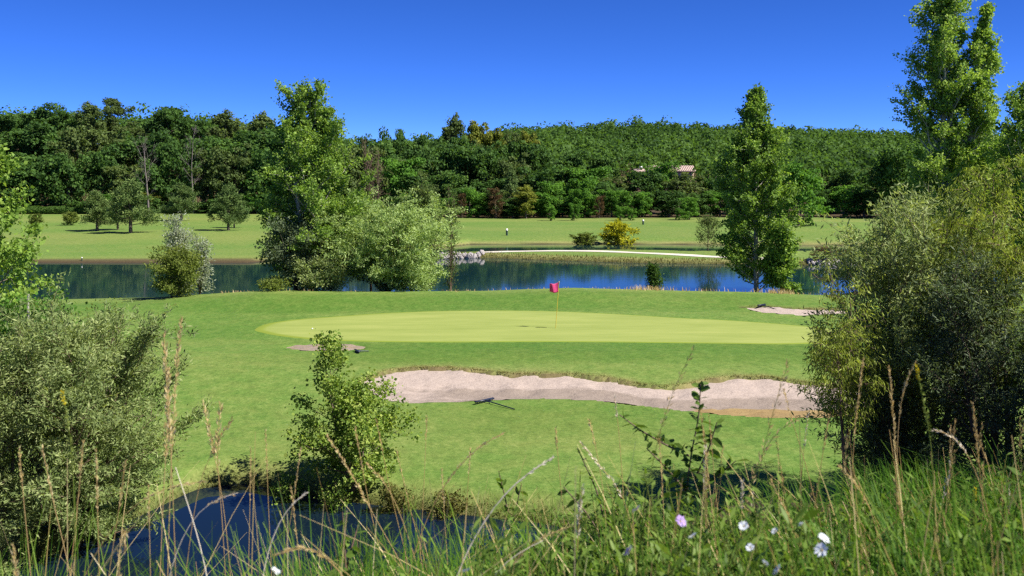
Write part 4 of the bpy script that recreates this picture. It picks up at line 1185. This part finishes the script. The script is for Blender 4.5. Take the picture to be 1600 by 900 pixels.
g_ = np.random.default_rng(51)
def wild(n, seed, mat, name, label, vlo, vhi, tint, w):
    g_ = np.random.default_rng(seed)
    u = np.where(g_.random(n) < .62, g_.uniform(-40, 1000, n), g_.uniform(1000, 1640, n)); y = g_.uniform(2.2, 4.6, n); x = (u - 800) * y / FPX
    vt = vlo + (vhi - vlo) * g_.random(n) ** .55 + np.where(u > 1000, -40, 0)
    zg = bank(x, y); h = CAMZ - (vt - HOR) * y / FPX - zg
    ok = (h > .4) & (h < 1.75) & (g_.random(n) < np.interp(u, [0, 180, 240, 420, 480], [.6, .5, .18, .25, 1.0]))
    P = np.stack([x, y, zg - .02], 1)[ok]
    tag(blades(P, h[ok] * 1.08, g_.uniform(.6, 1.3, ok.sum()) * w, g_.uniform(.05, .9, ok.sum()), seed + 1, name, mat, tint, 7), label, 'grass', kind='stuff')
wild(460, 52, M['straw'], 'straw_stems', 'fine golden straw stems screening the pond', 690, 900, .45, .0042)
wild(1100, 54, M['grass'], 'wild_grass', 'loose green grass blades screening the pond', 760, 910, .62, .008)

# ragged grass along shores and bunker lips
def along(n, seed, fy, x0, x1, spread):
    g_ = np.random.default_rng(seed)
    x = g_.uniform(x0, x1, n); y = fy(x) + np.abs(g_.normal(0, spread, n)) - spread * .3
    return np.stack([x, y, ground(x, y) - .01], 1)
P_ = along(5000, 21, isth_a, -6, 46, 1.0); P_ = P_[P_[:, 2] > -.05]
tag(blades(P_, R.uniform(.08, .32, len(P_)), .05, .5, 22, 'shore_grass', M['edge'], .5), 'brownish grass fringing the lake shore of the spit', 'grass', kind='stuff')
P_ = along(6000, 23, pond_far, -9, 4, .2); P_ = P_[P_[:, 2] > -.05]
tag(blades(P_, R.uniform(.03, .13, len(P_)), .012, .8, 24, 'pond_bank_grass', M['edge'], .35), 'rough brown grass along the pond bank', 'grass', kind='stuff')
P_ = np.concatenate([along(4200, 25, lambda x: np.interp(x, B1B[:, 0], B1B[:, 1]) + .06, B1B[0, 0], B1B[-1, 0], .14), along(700, 26, lambda x: np.interp(x, B2B[:, 0], B2B[:, 1]) + .05, B2B[0, 0], B2B[-1, 0], .12)])
P_[:, 2] = lawn(P_[:, 0], P_[:, 1]) - .02
tag(blades(P_, R.uniform(.03, .08, len(P_)), .012, .8, 27, 'bunker_lip_grass', M['edge'], .5), 'dry shaggy grass along the bunker lips', 'grass', kind='stuff')
g_ = np.random.default_rng(31)
u_ = np.concatenate([g_.uniform(690, 1300, 260), g_.normal(1010, 16, 260), g_.normal(1215, 14, 220), g_.uniform(330, 560, 120)])
y_ = g_.uniform(52.5, 55.5, len(u_)); x_ = (u_ - 800) * y_ / FPX
P_ = np.stack([x_, y_, ground(x_, y_)], 1)
tag(blades(P_, g_.uniform(.08, .32, len(P_)) * np.where(np.abs(u_ - 1110) < 130, 1.0, .55), .03, .35, 32, 'bank_grass', M['dry'], .6), 'pale wild grass standing on the bank above the lake', 'grass', kind='stuff')

# ---- individual stalks on the near bank
def seed_head(g_, pts, r, n, leaf, splay):
    """spikelets packed round the upper part of a stem"""
    s = g_.random(n)
    ii = s * (len(pts) - 1)
    i0 = np.minimum(ii.astype(int), len(pts) - 2); f = (ii - i0)[:, None]
    P = pts[i0] * (1 - f) + pts[i0 + 1] * f
    T = unit(pts[i0 + 1] - pts[i0])
    rad = .5 * r * np.sin(np.pi * np.clip(s * .85 + .12, 0, 1)) ** .6
    d = g_.normal(0, 1, (n, 3)); d = unit(d - T * (d * T).sum(1, keepdims=True))
    P = P + d * (rad * g_.uniform(0, 1, n))[:, None]
    D = unit(T + d * splay)
    return leaf_quads(P, D, unit(np.cross(D, d) + g_.normal(0, .3, (n, 3))), leaf * g_.uniform(.6, 1.5, n), leaf * .24)

def stalk(pix_pts, y, label, group=None, head=.28, hr=.012, n=150, leaf=.014, splay=.4, mat='dry', hmat='straw', r=.0017, dy=0.0, tint=.5, name='grass_stalk', cat='grass stalk'):
    """stem through photo pixels (top first) at distance y, carried on down to the ground"""
    pts = np.array([at(u, v, y + dy * i) for i, (u, v) in enumerate(pix_pts)])
    low = pts[-1]; d = pts[-1] - pts[-2]
    zb = float(bank(np.array([low[0]]), np.array([low[1]]))[0]) - .02
    if low[2] > zb:
        k = (low[2] - zb) / max(.25 * np.linalg.norm(d), -d[2]) if d[2] < 0 else 0
        sl = np.clip(d[:2] / max(-d[2], .05), -.5, .5)
        end = np.array([low[0] + sl[0] * (low[2] - zb) * .5, low[1], zb])
        pts = np.vstack([pts, end])
    Lp = np.r_[0, np.cumsum(np.linalg.norm(np.diff(pts, axis=0), axis=1))]
    S = np.stack([np.interp(np.linspace(0, Lp[-1], 34), Lp, pts[:, c]) for c in range(3)], 1)
    for _ in range(5):
        S[1:-1] = S[1:-1] * .5 + (S[:-2] + S[2:]) * .25
    base = S[-1].copy()
    g_ = np.random.default_rng(int(abs(pix_pts[0][0] * 7 + pix_pts[0][1])))
    e = thing(name, base, label, cat, group)
    rad = np.linspace(r * .5, r * 1.3, 34)
    v, fq = tubes([(S - base, rad)], 5)
    obj('stem', mesh('stem', v, fq, M[mat], True, {'tint': ('FACE', np.full(len(fq), tint))}), e)
    if head > 0:
        L = np.cumsum(np.r_[0, np.linalg.norm(np.diff(S, axis=0), axis=1)])
        m_ = max(3, int(np.searchsorted(L, head)))
        hp = np.stack([np.interp(np.linspace(0, min(head, L[-1]), 12), L, S[:, c]) for c in range(3)], 1)[::-1] - base
        v, fq = seed_head(g_, hp, hr * .75, int(n * .6), leaf * .85, splay)
        obj('seed_head', mesh('seed_head', v, fq, M[hmat], False, {'tint': ('FACE', np.clip(g_.normal(.5, .2, len(fq)), 0, 1))}), e)
    return e

SP = dict(head=.34, hr=.015, n=230, leaf=.020)
stalk([(283, 497), (274, 600), (268, 700), (262, 880)], 3.3, 'tallest golden feathery grass spike before the pond willow', **dict(SP, head=.42))
stalk([(256, 522), (262, 620), (268, 720), (274, 880)], 3.2, 'golden grass spike crossing just left of the tallest spike', **SP)
stalk([(264, 575), (262, 660), (256, 760), (250, 890)], 3.4, 'shorter golden spike tangled with the tallest spike', **dict(SP, head=.3))
stalk([(345, 632), (336, 700), (345, 780), (352, 890)], 3.6, 'brown grass spike over the lawn right of the tallest spike', **dict(SP, head=.22, n=140))
stalk([(318, 628), (330, 690), (346, 760), (360, 890)], 3.6, 'slanting brown spike leaning left over the lawn', **dict(SP, head=.2, n=140))
stalk([(362, 655), (338, 690), (312, 740), (290, 890)], 3.6, 'thin brown spike slanting toward the bushy birch', **dict(SP, head=.16, n=90))
G8 = 'thin straw coloured stalks in front of the pond'
L8 = 'thin straw coloured grass stalk with narrow head before the pond'
for top, bot, y in [((415, 672), (424, 890), 4.0), ((470, 700), (440, 890), 4.0), ((555, 668), (600, 890), 3.8), ((588, 655), (640, 890), 4.2), ((620, 705), (668, 890), 4.0), ((667, 650), (655, 890), 4.4), ((30, 700), (48, 890), 3.2), ((66, 700), (110, 890), 3.2),
                    ((196, 720), (170, 890), 3.4), ((150, 700), (155, 890), 3.2), ((20, 850), (30, 930), 2.4), ((130, 690), (110, 890), 3.4), ((232, 760), (235, 890), 3.3), ((392, 700), (388, 890), 4.0), ((455, 760), (470, 890), 3.6), ((735, 700), (720, 890), 4.2), ((690, 730), (700, 890), 4.0)]:
    m_ = ((top[0] * .45 + bot[0] * .55) - .12 * (bot[0] - top[0]), (top[1] + bot[1]) / 2)
    stalk([top, m_, bot], y, L8, G8, head=R.uniform(.1, .22), hr=.007, n=80, leaf=.013, r=.0017)
stalk([(512, 682), (545, 730), (580, 800), (640, 900)], 3.4, 'golden arching stalk crossing in front of the birch', head=.3, hr=.009, n=150, leaf=.015)
stalk([(572, 724), (590, 730), (618, 780), (655, 890)], 3.4, 'golden stalk with a nodding tip before the birch', head=.1, hr=.007, n=60)
stalk([(788, 676), (765, 680), (725, 715), (680, 775), (640, 880)], 3.3, 'gracefully arched golden stalk over the pond', head=.26, hr=.007, n=110, r=.0022)
stalk([(866, 714), (838, 726), (790, 765), (745, 830), (712, 895)], 2.9, 'thick bleached straw arching over the pond', mat='pale', hmat='pale', head=.12, hr=.006, n=60, r=.0034, tint=.75)
stalk([(848, 845), (820, 855), (780, 880), (760, 910)], 2.6, 'short bleached straw lying low beside the arched one', mat='pale', hmat='pale', head=0, r=.002, tint=.7)
stalk([(478, 770), (462, 768), (440, 800), (420, 850), (408, 905)], 3.0, 'bleached hooked straw above the pond water', mat='pale', hmat='pale', head=.06, hr=.005, n=30, r=.0026, tint=.7)
stalk([(432, 868), (445, 842), (470, 838), (510, 865), (550, 905)], 2.5, 'pinkish drooping grass plume low over the pond', head=.16, hr=.010, n=130, leaf=.014, r=.0022)
stalk([(318, 752), (285, 750), (235, 766), (190, 800), (130, 890)], 3.0, 'long golden stalk arching over the willow reflection', head=.2, hr=.008, n=120)
stalk([(372, 770), (345, 765), (310, 790), (285, 830), (262, 900)], 3.0, 'bent straw with a pale tip above the pond', head=.1, hr=.006, n=50, mat='pale', hmat='dry', tint=.6)
stalk([(274, 730), (290, 775), (310, 840), (325, 900)], 2.9, 'bleached straight straw leaning over the pond', mat='pale', hmat='pale', head=0, r=.0022, tint=.8)
stalk([(195, 865), (205, 830), (190, 790), (185, 905)], 2.6, 'blurry brown plume at the bottom of the meadow', head=.2, hr=.012, n=120)
PL = dict(head=.34, hr=.022, n=120, leaf=.018, splay=.45, mat='stem', hmat='dry', r=.0014)
stalk([(1084, 544), (1066, 575), (1040, 640), (1015, 740), (995, 880)], 3.4, 'nodding purplish plume in front of the bunker', **PL)
stalk([(1232, 565), (1222, 600), (1205, 650), (1185, 740), (1160, 880)], 3.2, 'tall nodding plume at the right end of the bunker', **PL)
stalk([(1245, 655), (1222, 660), (1200, 690), (1175, 740), (1150, 880)], 3.4, 'drooping plume over the lawn right of the leafy sapling', **PL)
stalk([(1224, 608), (1238, 660), (1258, 720), (1285, 830)], 3.6, 'orange thin spike leaning before the bunker end', head=.12, hr=.006, n=60)
stalk([(1349, 560), (1338, 640), (1332, 720), (1325, 880)], 3.4, 'straight pale spike before the dark willow', head=.26, hr=.010, n=150)
stalk([(1389, 570), (1395, 640), (1400, 720), (1400, 880)], 3.4, 'straight brown spike before the dark willow', head=.3, hr=.010, n=170)
stalk([(1430, 566), (1410, 600), (1402, 680), (1400, 880)], 3.6, 'thin curved stalk beside the straight brown spike', head=.2, hr=.007, n=90)
stalk([(1458, 672), (1470, 664), (1490, 675), (1520, 720), (1545, 800), (1555, 880)], 3.2, 'pale hooked stalk before the shaded willow', head=.14, hr=.008, n=90, hmat='pale')
stalk([(1520, 630), (1526, 690), (1534, 770), (1545, 880)], 3.4, 'upright brown spike before the shaded willow', head=.2, hr=.009, n=110)
stalk([(1310, 726), (1340, 755), (1365, 800), (1380, 890)], 3.0, 'short slanting pale spike in the shaded meadow', head=.16, hr=.008, n=90)
stalk([(1205, 752), (1230, 800), (1250, 850), (1265, 905)], 2.8, 'slanting golden stalk among the white flowers', head=.22, hr=.009, n=120)
stalk([(1030, 688), (1035, 760), (1040, 880), (1042, 900)], 3.4, 'upright thin brown spike beside the leafy sapling', head=.2, hr=.006, n=90)
stalk([(868, 668), (872, 720), (880, 800), (890, 900)], 3.6, 'small brown headed stalk over the lawn', head=.08, hr=.008, n=60)
stalk([(920, 655), (930, 690), (945, 780), (950, 900)], 3.6, 'pinkish small spike leaning over the lawn', head=.1, hr=.008, n=70)
stalk([(905, 690), (935, 725), (975, 770), (1000, 880)], 3.4, 'slanting pinkish grass plume before the lawn', head=.24, hr=.010, n=130, hmat='pale')
stalk([(910, 760), (905, 800), (902, 850), (900, 900)], 2.7, 'blurry pink grass head low in the meadow', head=.14, hr=.012, n=100, hmat='pale')
stalk([(892, 822), (860, 830), (820, 850), (790, 890)], 2.7, 'curved golden plume beside the pond', head=.2, hr=.008, n=100)
stalk([(960, 620), (966, 660), (972, 740), (980, 880)], 3.8, 'slender pale spike left of the leafy sapling', head=.08, hr=.006, n=50, hmat='pale')
G9 = 'slender brown stalks rising from the right meadow'
L9 = 'slender brown grass stalk rising from the right meadow'
g_ = np.random.default_rng(77)
for q in range(26):
    u = g_.uniform(1060, 1600); v = g_.uniform(640, 790); y = g_.uniform(2.8, 4.4)
    b = g_.normal(0, 25)
    stalk([(u, v), (u + b * .3, v + 70), (u + b, 890)], y, L9, G9, head=g_.uniform(.08, .2), hr=g_.uniform(.005, .010), n=70, r=.0016, mat='stem' if q % 3 == 0 else 'dry', hmat='pale' if q % 4 == 0 else 'dry')

# yellow flowered spikes
def yellow_spike(pts, y, label):
    e = stalk(pts, y, label, mat='stem', hmat='petaly', head=.05, hr=.007, n=70, leaf=.010, splay=.8, name='yellow_flower_spike', cat='flower', r=.0024)
    p0, p1 = at(*pts[0], y), at(*pts[2], y)
    g_ = np.random.default_rng(3)
    base = np.array(e.location)
    n = 70
    s = g_.uniform(.12, 1, n)[:, None]
    c = p0 * (1 - s) + p1 * s - base
    d = unit(g_.normal(0, 1, (n, 3)) * np.array([1, 1, .2]))
    v, f = leaf_quads(c, unit(d + np.array([0, 0, .6])), unit(g_.normal(0, 1, (n, 3))), .011, .007)
    obj('bud', mesh('bud', v, f, M['stem'], False, {'tint': ('FACE', g_.random(n))}), e)
yellow_spike([(97, 610), (108, 660), (114, 720), (118, 880)], 3.2, 'yellow flower spike in front of the pond willow')
yellow_spike([(1432, 570), (1438, 610), (1456, 690), (1462, 880)], 3.2, 'yellow flower spike in front of the large dark willow')
yellow_spike([(1524, 762), (1523, 790), (1520, 830), (1518, 890)], 3.4, 'small yellow bloom low in the shaded meadow')

# white and violet flowers
petal_me = {}
for nm, mt in (('w', 'petalw'), ('v', 'petalv')):
    v, f = leaf_quads(np.array([[.002, 0, 0]]), np.array([[1, 0, .18]]), np.array([[0, 0, 1.0]]), np.array([.016]), np.array([.0062]), .7)
    petal_me[nm] = mesh('petal', v, f, M[mt], False, {'tint': ('FACE', np.array([.6]))})
core_me = sphere('core', .0035, M['flowercore'], 1)
calyx_v, calyx_f = tubes([(np.array([[0, 0, -.014], [0, 0, -.007], [0, 0, -.001]]), np.array([.0015, .0042, .0032]))], 8)
calyx_me = mesh('calyx', calyx_v, calyx_f, M['stem'], True, {'tint': ('FACE', np.full(len(calyx_f), .5))})
def flower(u, v, y, kind, label, group=None, s_=1.0, tilt=.5):
    p = at(u, v, y); zb = float(bank(np.array([p[0]]), np.array([p[1]]))[0])
    g_ = np.random.default_rng(int(u * 3 + v))
    bx = p[0] + g_.normal(0, .05)
    e = thing('wild_flower', (bx, y, zb), label, 'flower', group)
    base = np.array([bx, y, zb])
    st = bez(np.zeros(3), np.array([g_.normal(0, .04), 0, (p[2] - zb) * .6]), p - base - np.array([0, 0, .012 * s_]), 9)
    vv, ff = tubes([(st, np.linspace(.0022, .0012, 9))], 5)
    obj('stem', mesh('stem', vv, ff, M['stem'], True, {'tint': ('FACE', np.full(len(ff), .4))}), e)
    hd = obj('flower_head', core_me, e); hd.location = p - base; hd.scale = (s_,) * 3
    hd.rotation_euler = (tilt * g_.uniform(.4, 1.2), g_.normal(0, .3), g_.uniform(0, 6))
    cl = obj('calyx', calyx_me, hd)
    for q in range(15):
        pt = obj('petal', petal_me[kind], hd); pt.rotation_euler = (g_.normal(0, .1), g_.normal(-.05, .12), q * 2 * math.pi / 15 + g_.normal(0, .06)); pt.location = (0, 0, (q % 2) * .0012)
for u, v, y, k, lab, s_ in [(1287, 842, 2.5, 'w', 'wide open white flower above its twin in the meadow', 1.0), (1284, 860, 2.4, 'w', 'white star shaped flower on a forked stalk', 1.1), (1216, 892, 2.3, 'w', 'white flower lowest in the right meadow', 1.0), (1083, 838, 2.9, 'w', 'half closed white flower right of the violet ones', .9),
                            (1162, 822, 3.0, 'w', 'small white flower deep in the grass beside a stalk', .9), (1211, 830, 3.0, 'w', 'round white bud in the right meadow', .7), (1172, 856, 3.0, 'w', 'faint bluish white flower hidden in the grass', .8), (1195, 880, 2.8, 'w', 'shaded bluish white flower near the ground', .7), (1252, 820, 3.2, 'w', 'tiny white flower far back in the meadow', .6),
                            (995, 797, 2.9, 'v', 'violet flower standing highest left of the white flowers', 1.0), (1063, 815, 2.8, 'v', 'wide violet flower between the others', 1.1), (983, 861, 2.6, 'v', 'violet flower lowest beside a dry head', 1.0), (728, 893, 2.5, 'w', 'white flower at the foot of the bleached straw', .8), (430, 893, 2.5, 'w', 'small white flower at the pond side of the meadow', .8)]:
    flower(u, v, min(y * .82, 2.35), k, lab, None, s_ * .78, .9)

# ---- leafy sapling with large leaves
leafV = np.array([[0, 0, 0], [.3, .24, .05], [.7, .22, .06], [1, 0, -.04], [.7, -.22, .06], [.3, -.24, .05], [.35, 0, 0], [.7, 0, 0]])
leafF = np.array([[0, 6, 1, 1], [6, 7, 2, 1], [7, 3, 2, 2], [0, 5, 6, 6], [6, 5, 4, 7], [7, 4, 3, 3]])
def leaf_mesh(mat, tint):
    me = bpy.data.meshes.new('leaf')
    me.from_pydata([tuple(v) for v in leafV], [], [[0, 6, 1], [6, 7, 2, 1], [7, 3, 2], [0, 5, 6], [6, 5, 4, 7], [7, 4, 3]])
    at_ = me.attributes.new('tint', 'FLOAT', 'FACE'); at_.data.foreach_set('value', np.full(6, tint, dtype=np.float32))
    me.materials.append(M[mat]); return me
LEAF = [leaf_mesh('weed', t) for t in (.15, .35, .55, .75)]
def sapling(branches, y, label, nper, lsz, seed):
    g_ = np.random.default_rng(seed)
    lines = []; root = None; lv = []
    first = np.array([at(u, v, y) for u, v in branches[0]])
    zb = float(bank(np.array([first[-1][0]]), np.array([y]))[0])
    base = np.array([first[-1][0], y, zb])
    e = thing('leafy_sapling', base, label, 'sapling')
    for k, b in enumerate(branches):
        p = np.array([at(u, v, y + g_.normal(0, .03)) for u, v in b]) - base
        if k == 0: p = np.vstack([p, [0, 0, -.02]])
        t = np.linspace(0, len(p) - 1, 12)
        S = np.stack([np.interp(t, np.arange(len(p)), p[:, c]) for c in range(3)], 1)
        lines.append((S, np.linspace(.002, .005, 12)))
        L = np.cumsum(np.r_[0, np.linalg.norm(np.diff(S, axis=0), axis=1)])
        n = max(4, int(L[-1] * nper))
        for q in range(n):
            s = (q + g_.random() * .6) / n * L[-1] * (.85 if k == 0 else .95)
            c = np.array([np.interp(s, L, S[:, cc]) for cc in range(3)])
            lv.append(c)
    v, f = tubes(lines, 6)
    obj('stem', mesh('stem', v, f, M['twig'], True), e)
    for q, c in enumerate(lv):
        o = obj('leaf', LEAF[int(g_.integers(0, 4))], e)
        o.location = c
        s_ = lsz * g_.uniform(.6, 1.25)
        o.scale = (s_, s_ * g_.uniform(.9, 1.25), s_)
        o.rotation_euler = (g_.normal(0, .6), g_.normal(-.2, .5), q * 2.4 + g_.normal(0, .4))
sapling([[(1095, 600), (1092, 650), (1078, 720), (1070, 800)], [(968, 648), (1000, 672), (1040, 695), (1076, 712)], [(1120, 660), (1108, 700), (1085, 750)], [(1010, 700), (1040, 730), (1074, 770)], [(1150, 720), (1120, 745), (1076, 780)]], 4.2, 'leafy sapling with large glossy leaves reaching over the lawn', 80, .055, 5)
sapling([[(779, 736), (790, 780), (800, 840)], [(815, 755), (805, 800), (800, 835)]], 5.2, 'dark leafy sprig above the pond beside the bleached straw', 34, .05, 6)
sapling([[(902, 700), (930, 760), (950, 830)], [(985, 740), (965, 790), (950, 840)], [(880, 760), (915, 800), (948, 850)]], 4.4, 'tangled leafy bramble left of the glossy sapling', 40, .045, 7)
sapling([[(535, 800), (538, 840), (540, 890)], [(560, 820), (548, 860), (541, 890)]], 3.6, 'small leafy weed before the birch reflection', 44, .045, 8)

# leafy weeds, three kinds of mesh copied about
def weed_mesh(seed, H=.8):
    g_ = np.random.default_rng(seed)
    lines, P, D = [], [], []
    for b in range(5):
        az = g_.uniform(0, 6.28); top = np.array([math.cos(az) * .16, math.sin(az) * .16, H * g_.uniform(.7, 1)])
        S = bez(np.zeros(3), np.array([0, 0, H * .5]), top, 8)
        lines.append((S, np.linspace(.004, .0015, 8)))
        n = 46
        s = g_.uniform(.15, 1, n); 
        c = np.stack([np.interp(s, np.linspace(0, 1, 8), S[:, k]) for k in range(3)], 1)
        a = g_.uniform(0, 6.28, n)
        P.append(c); D.append(np.stack([np.cos(a), np.sin(a), g_.uniform(-.2, .9, n)], 1))
    P = np.concatenate(P); D = np.concatenate(D)
    v, f = leaf_quads(P, D, unit(g_.normal(0, .4, P.shape) + np.array([0, 0, 1])), g_.uniform(.03, .07, len(P)), g_.uniform(.009, .022, len(P)))
    tv_, tf_ = tubes(lines, 5)
    return mesh('weed_stem', tv_, tf_, M['stem'], True, {'tint': ('FACE', np.full(len(tf_), .4))}), mesh('weed_leaves', v, f, M['weed'], False, {'tint': ('FACE', g_.random(len(f)))})
WE = [weed_mesh(800 + q) for q in range(3)]
g_ = np.random.default_rng(91)
for q in range(128):
    u = g_.uniform(840, 1200) if q < 60 else (g_.uniform(430, 900) if q < 84 else g_.uniform(1150, 1620))
    y = g_.uniform(2.4, 4.6)
    v = np.interp(u, [300, 600, 800, 900, 1000, 1080, 1200, 1600], [830, 790, 775, 735, 705, 700, 735, 700]) + g_.uniform(-25, 90)
    x = (u - 800) * y / FPX; zb = float(bank(np.array([x]), np.array([y]))[0])
    H = CAMZ - (v - HOR) * y / FPX - zb
    if H < .25: continue
    H = min(H, 1.25)
    plant('leafy_weed', WE[q % 3], (x, y, zb), 'bushy green weed ' + min([(330, 'over the pond reflection of the willow'), (540, 'below the birch sapling'), (640, 'along the pond edge right of the birch'), (740, 'beside the bleached arching straw'), (850, 'left of the tangled bramble'), (940, 'around the tangled leafy bramble'), (1000, 'beside the violet flowers'), (1080, 'at the foot of the glossy leafy sapling'), (1160, 'between the sapling and the white flowers'), (1260, 'behind the wide open white flowers'), (1420, 'below the tall yellow flower spike'), (1560, 'in the shaded corner of the meadow')], key=lambda a: abs(a[0] - u))[1], 'weed', 'green weeds in the near meadow', u, (.9, .9, H / .8), 'stem', 'foliage')
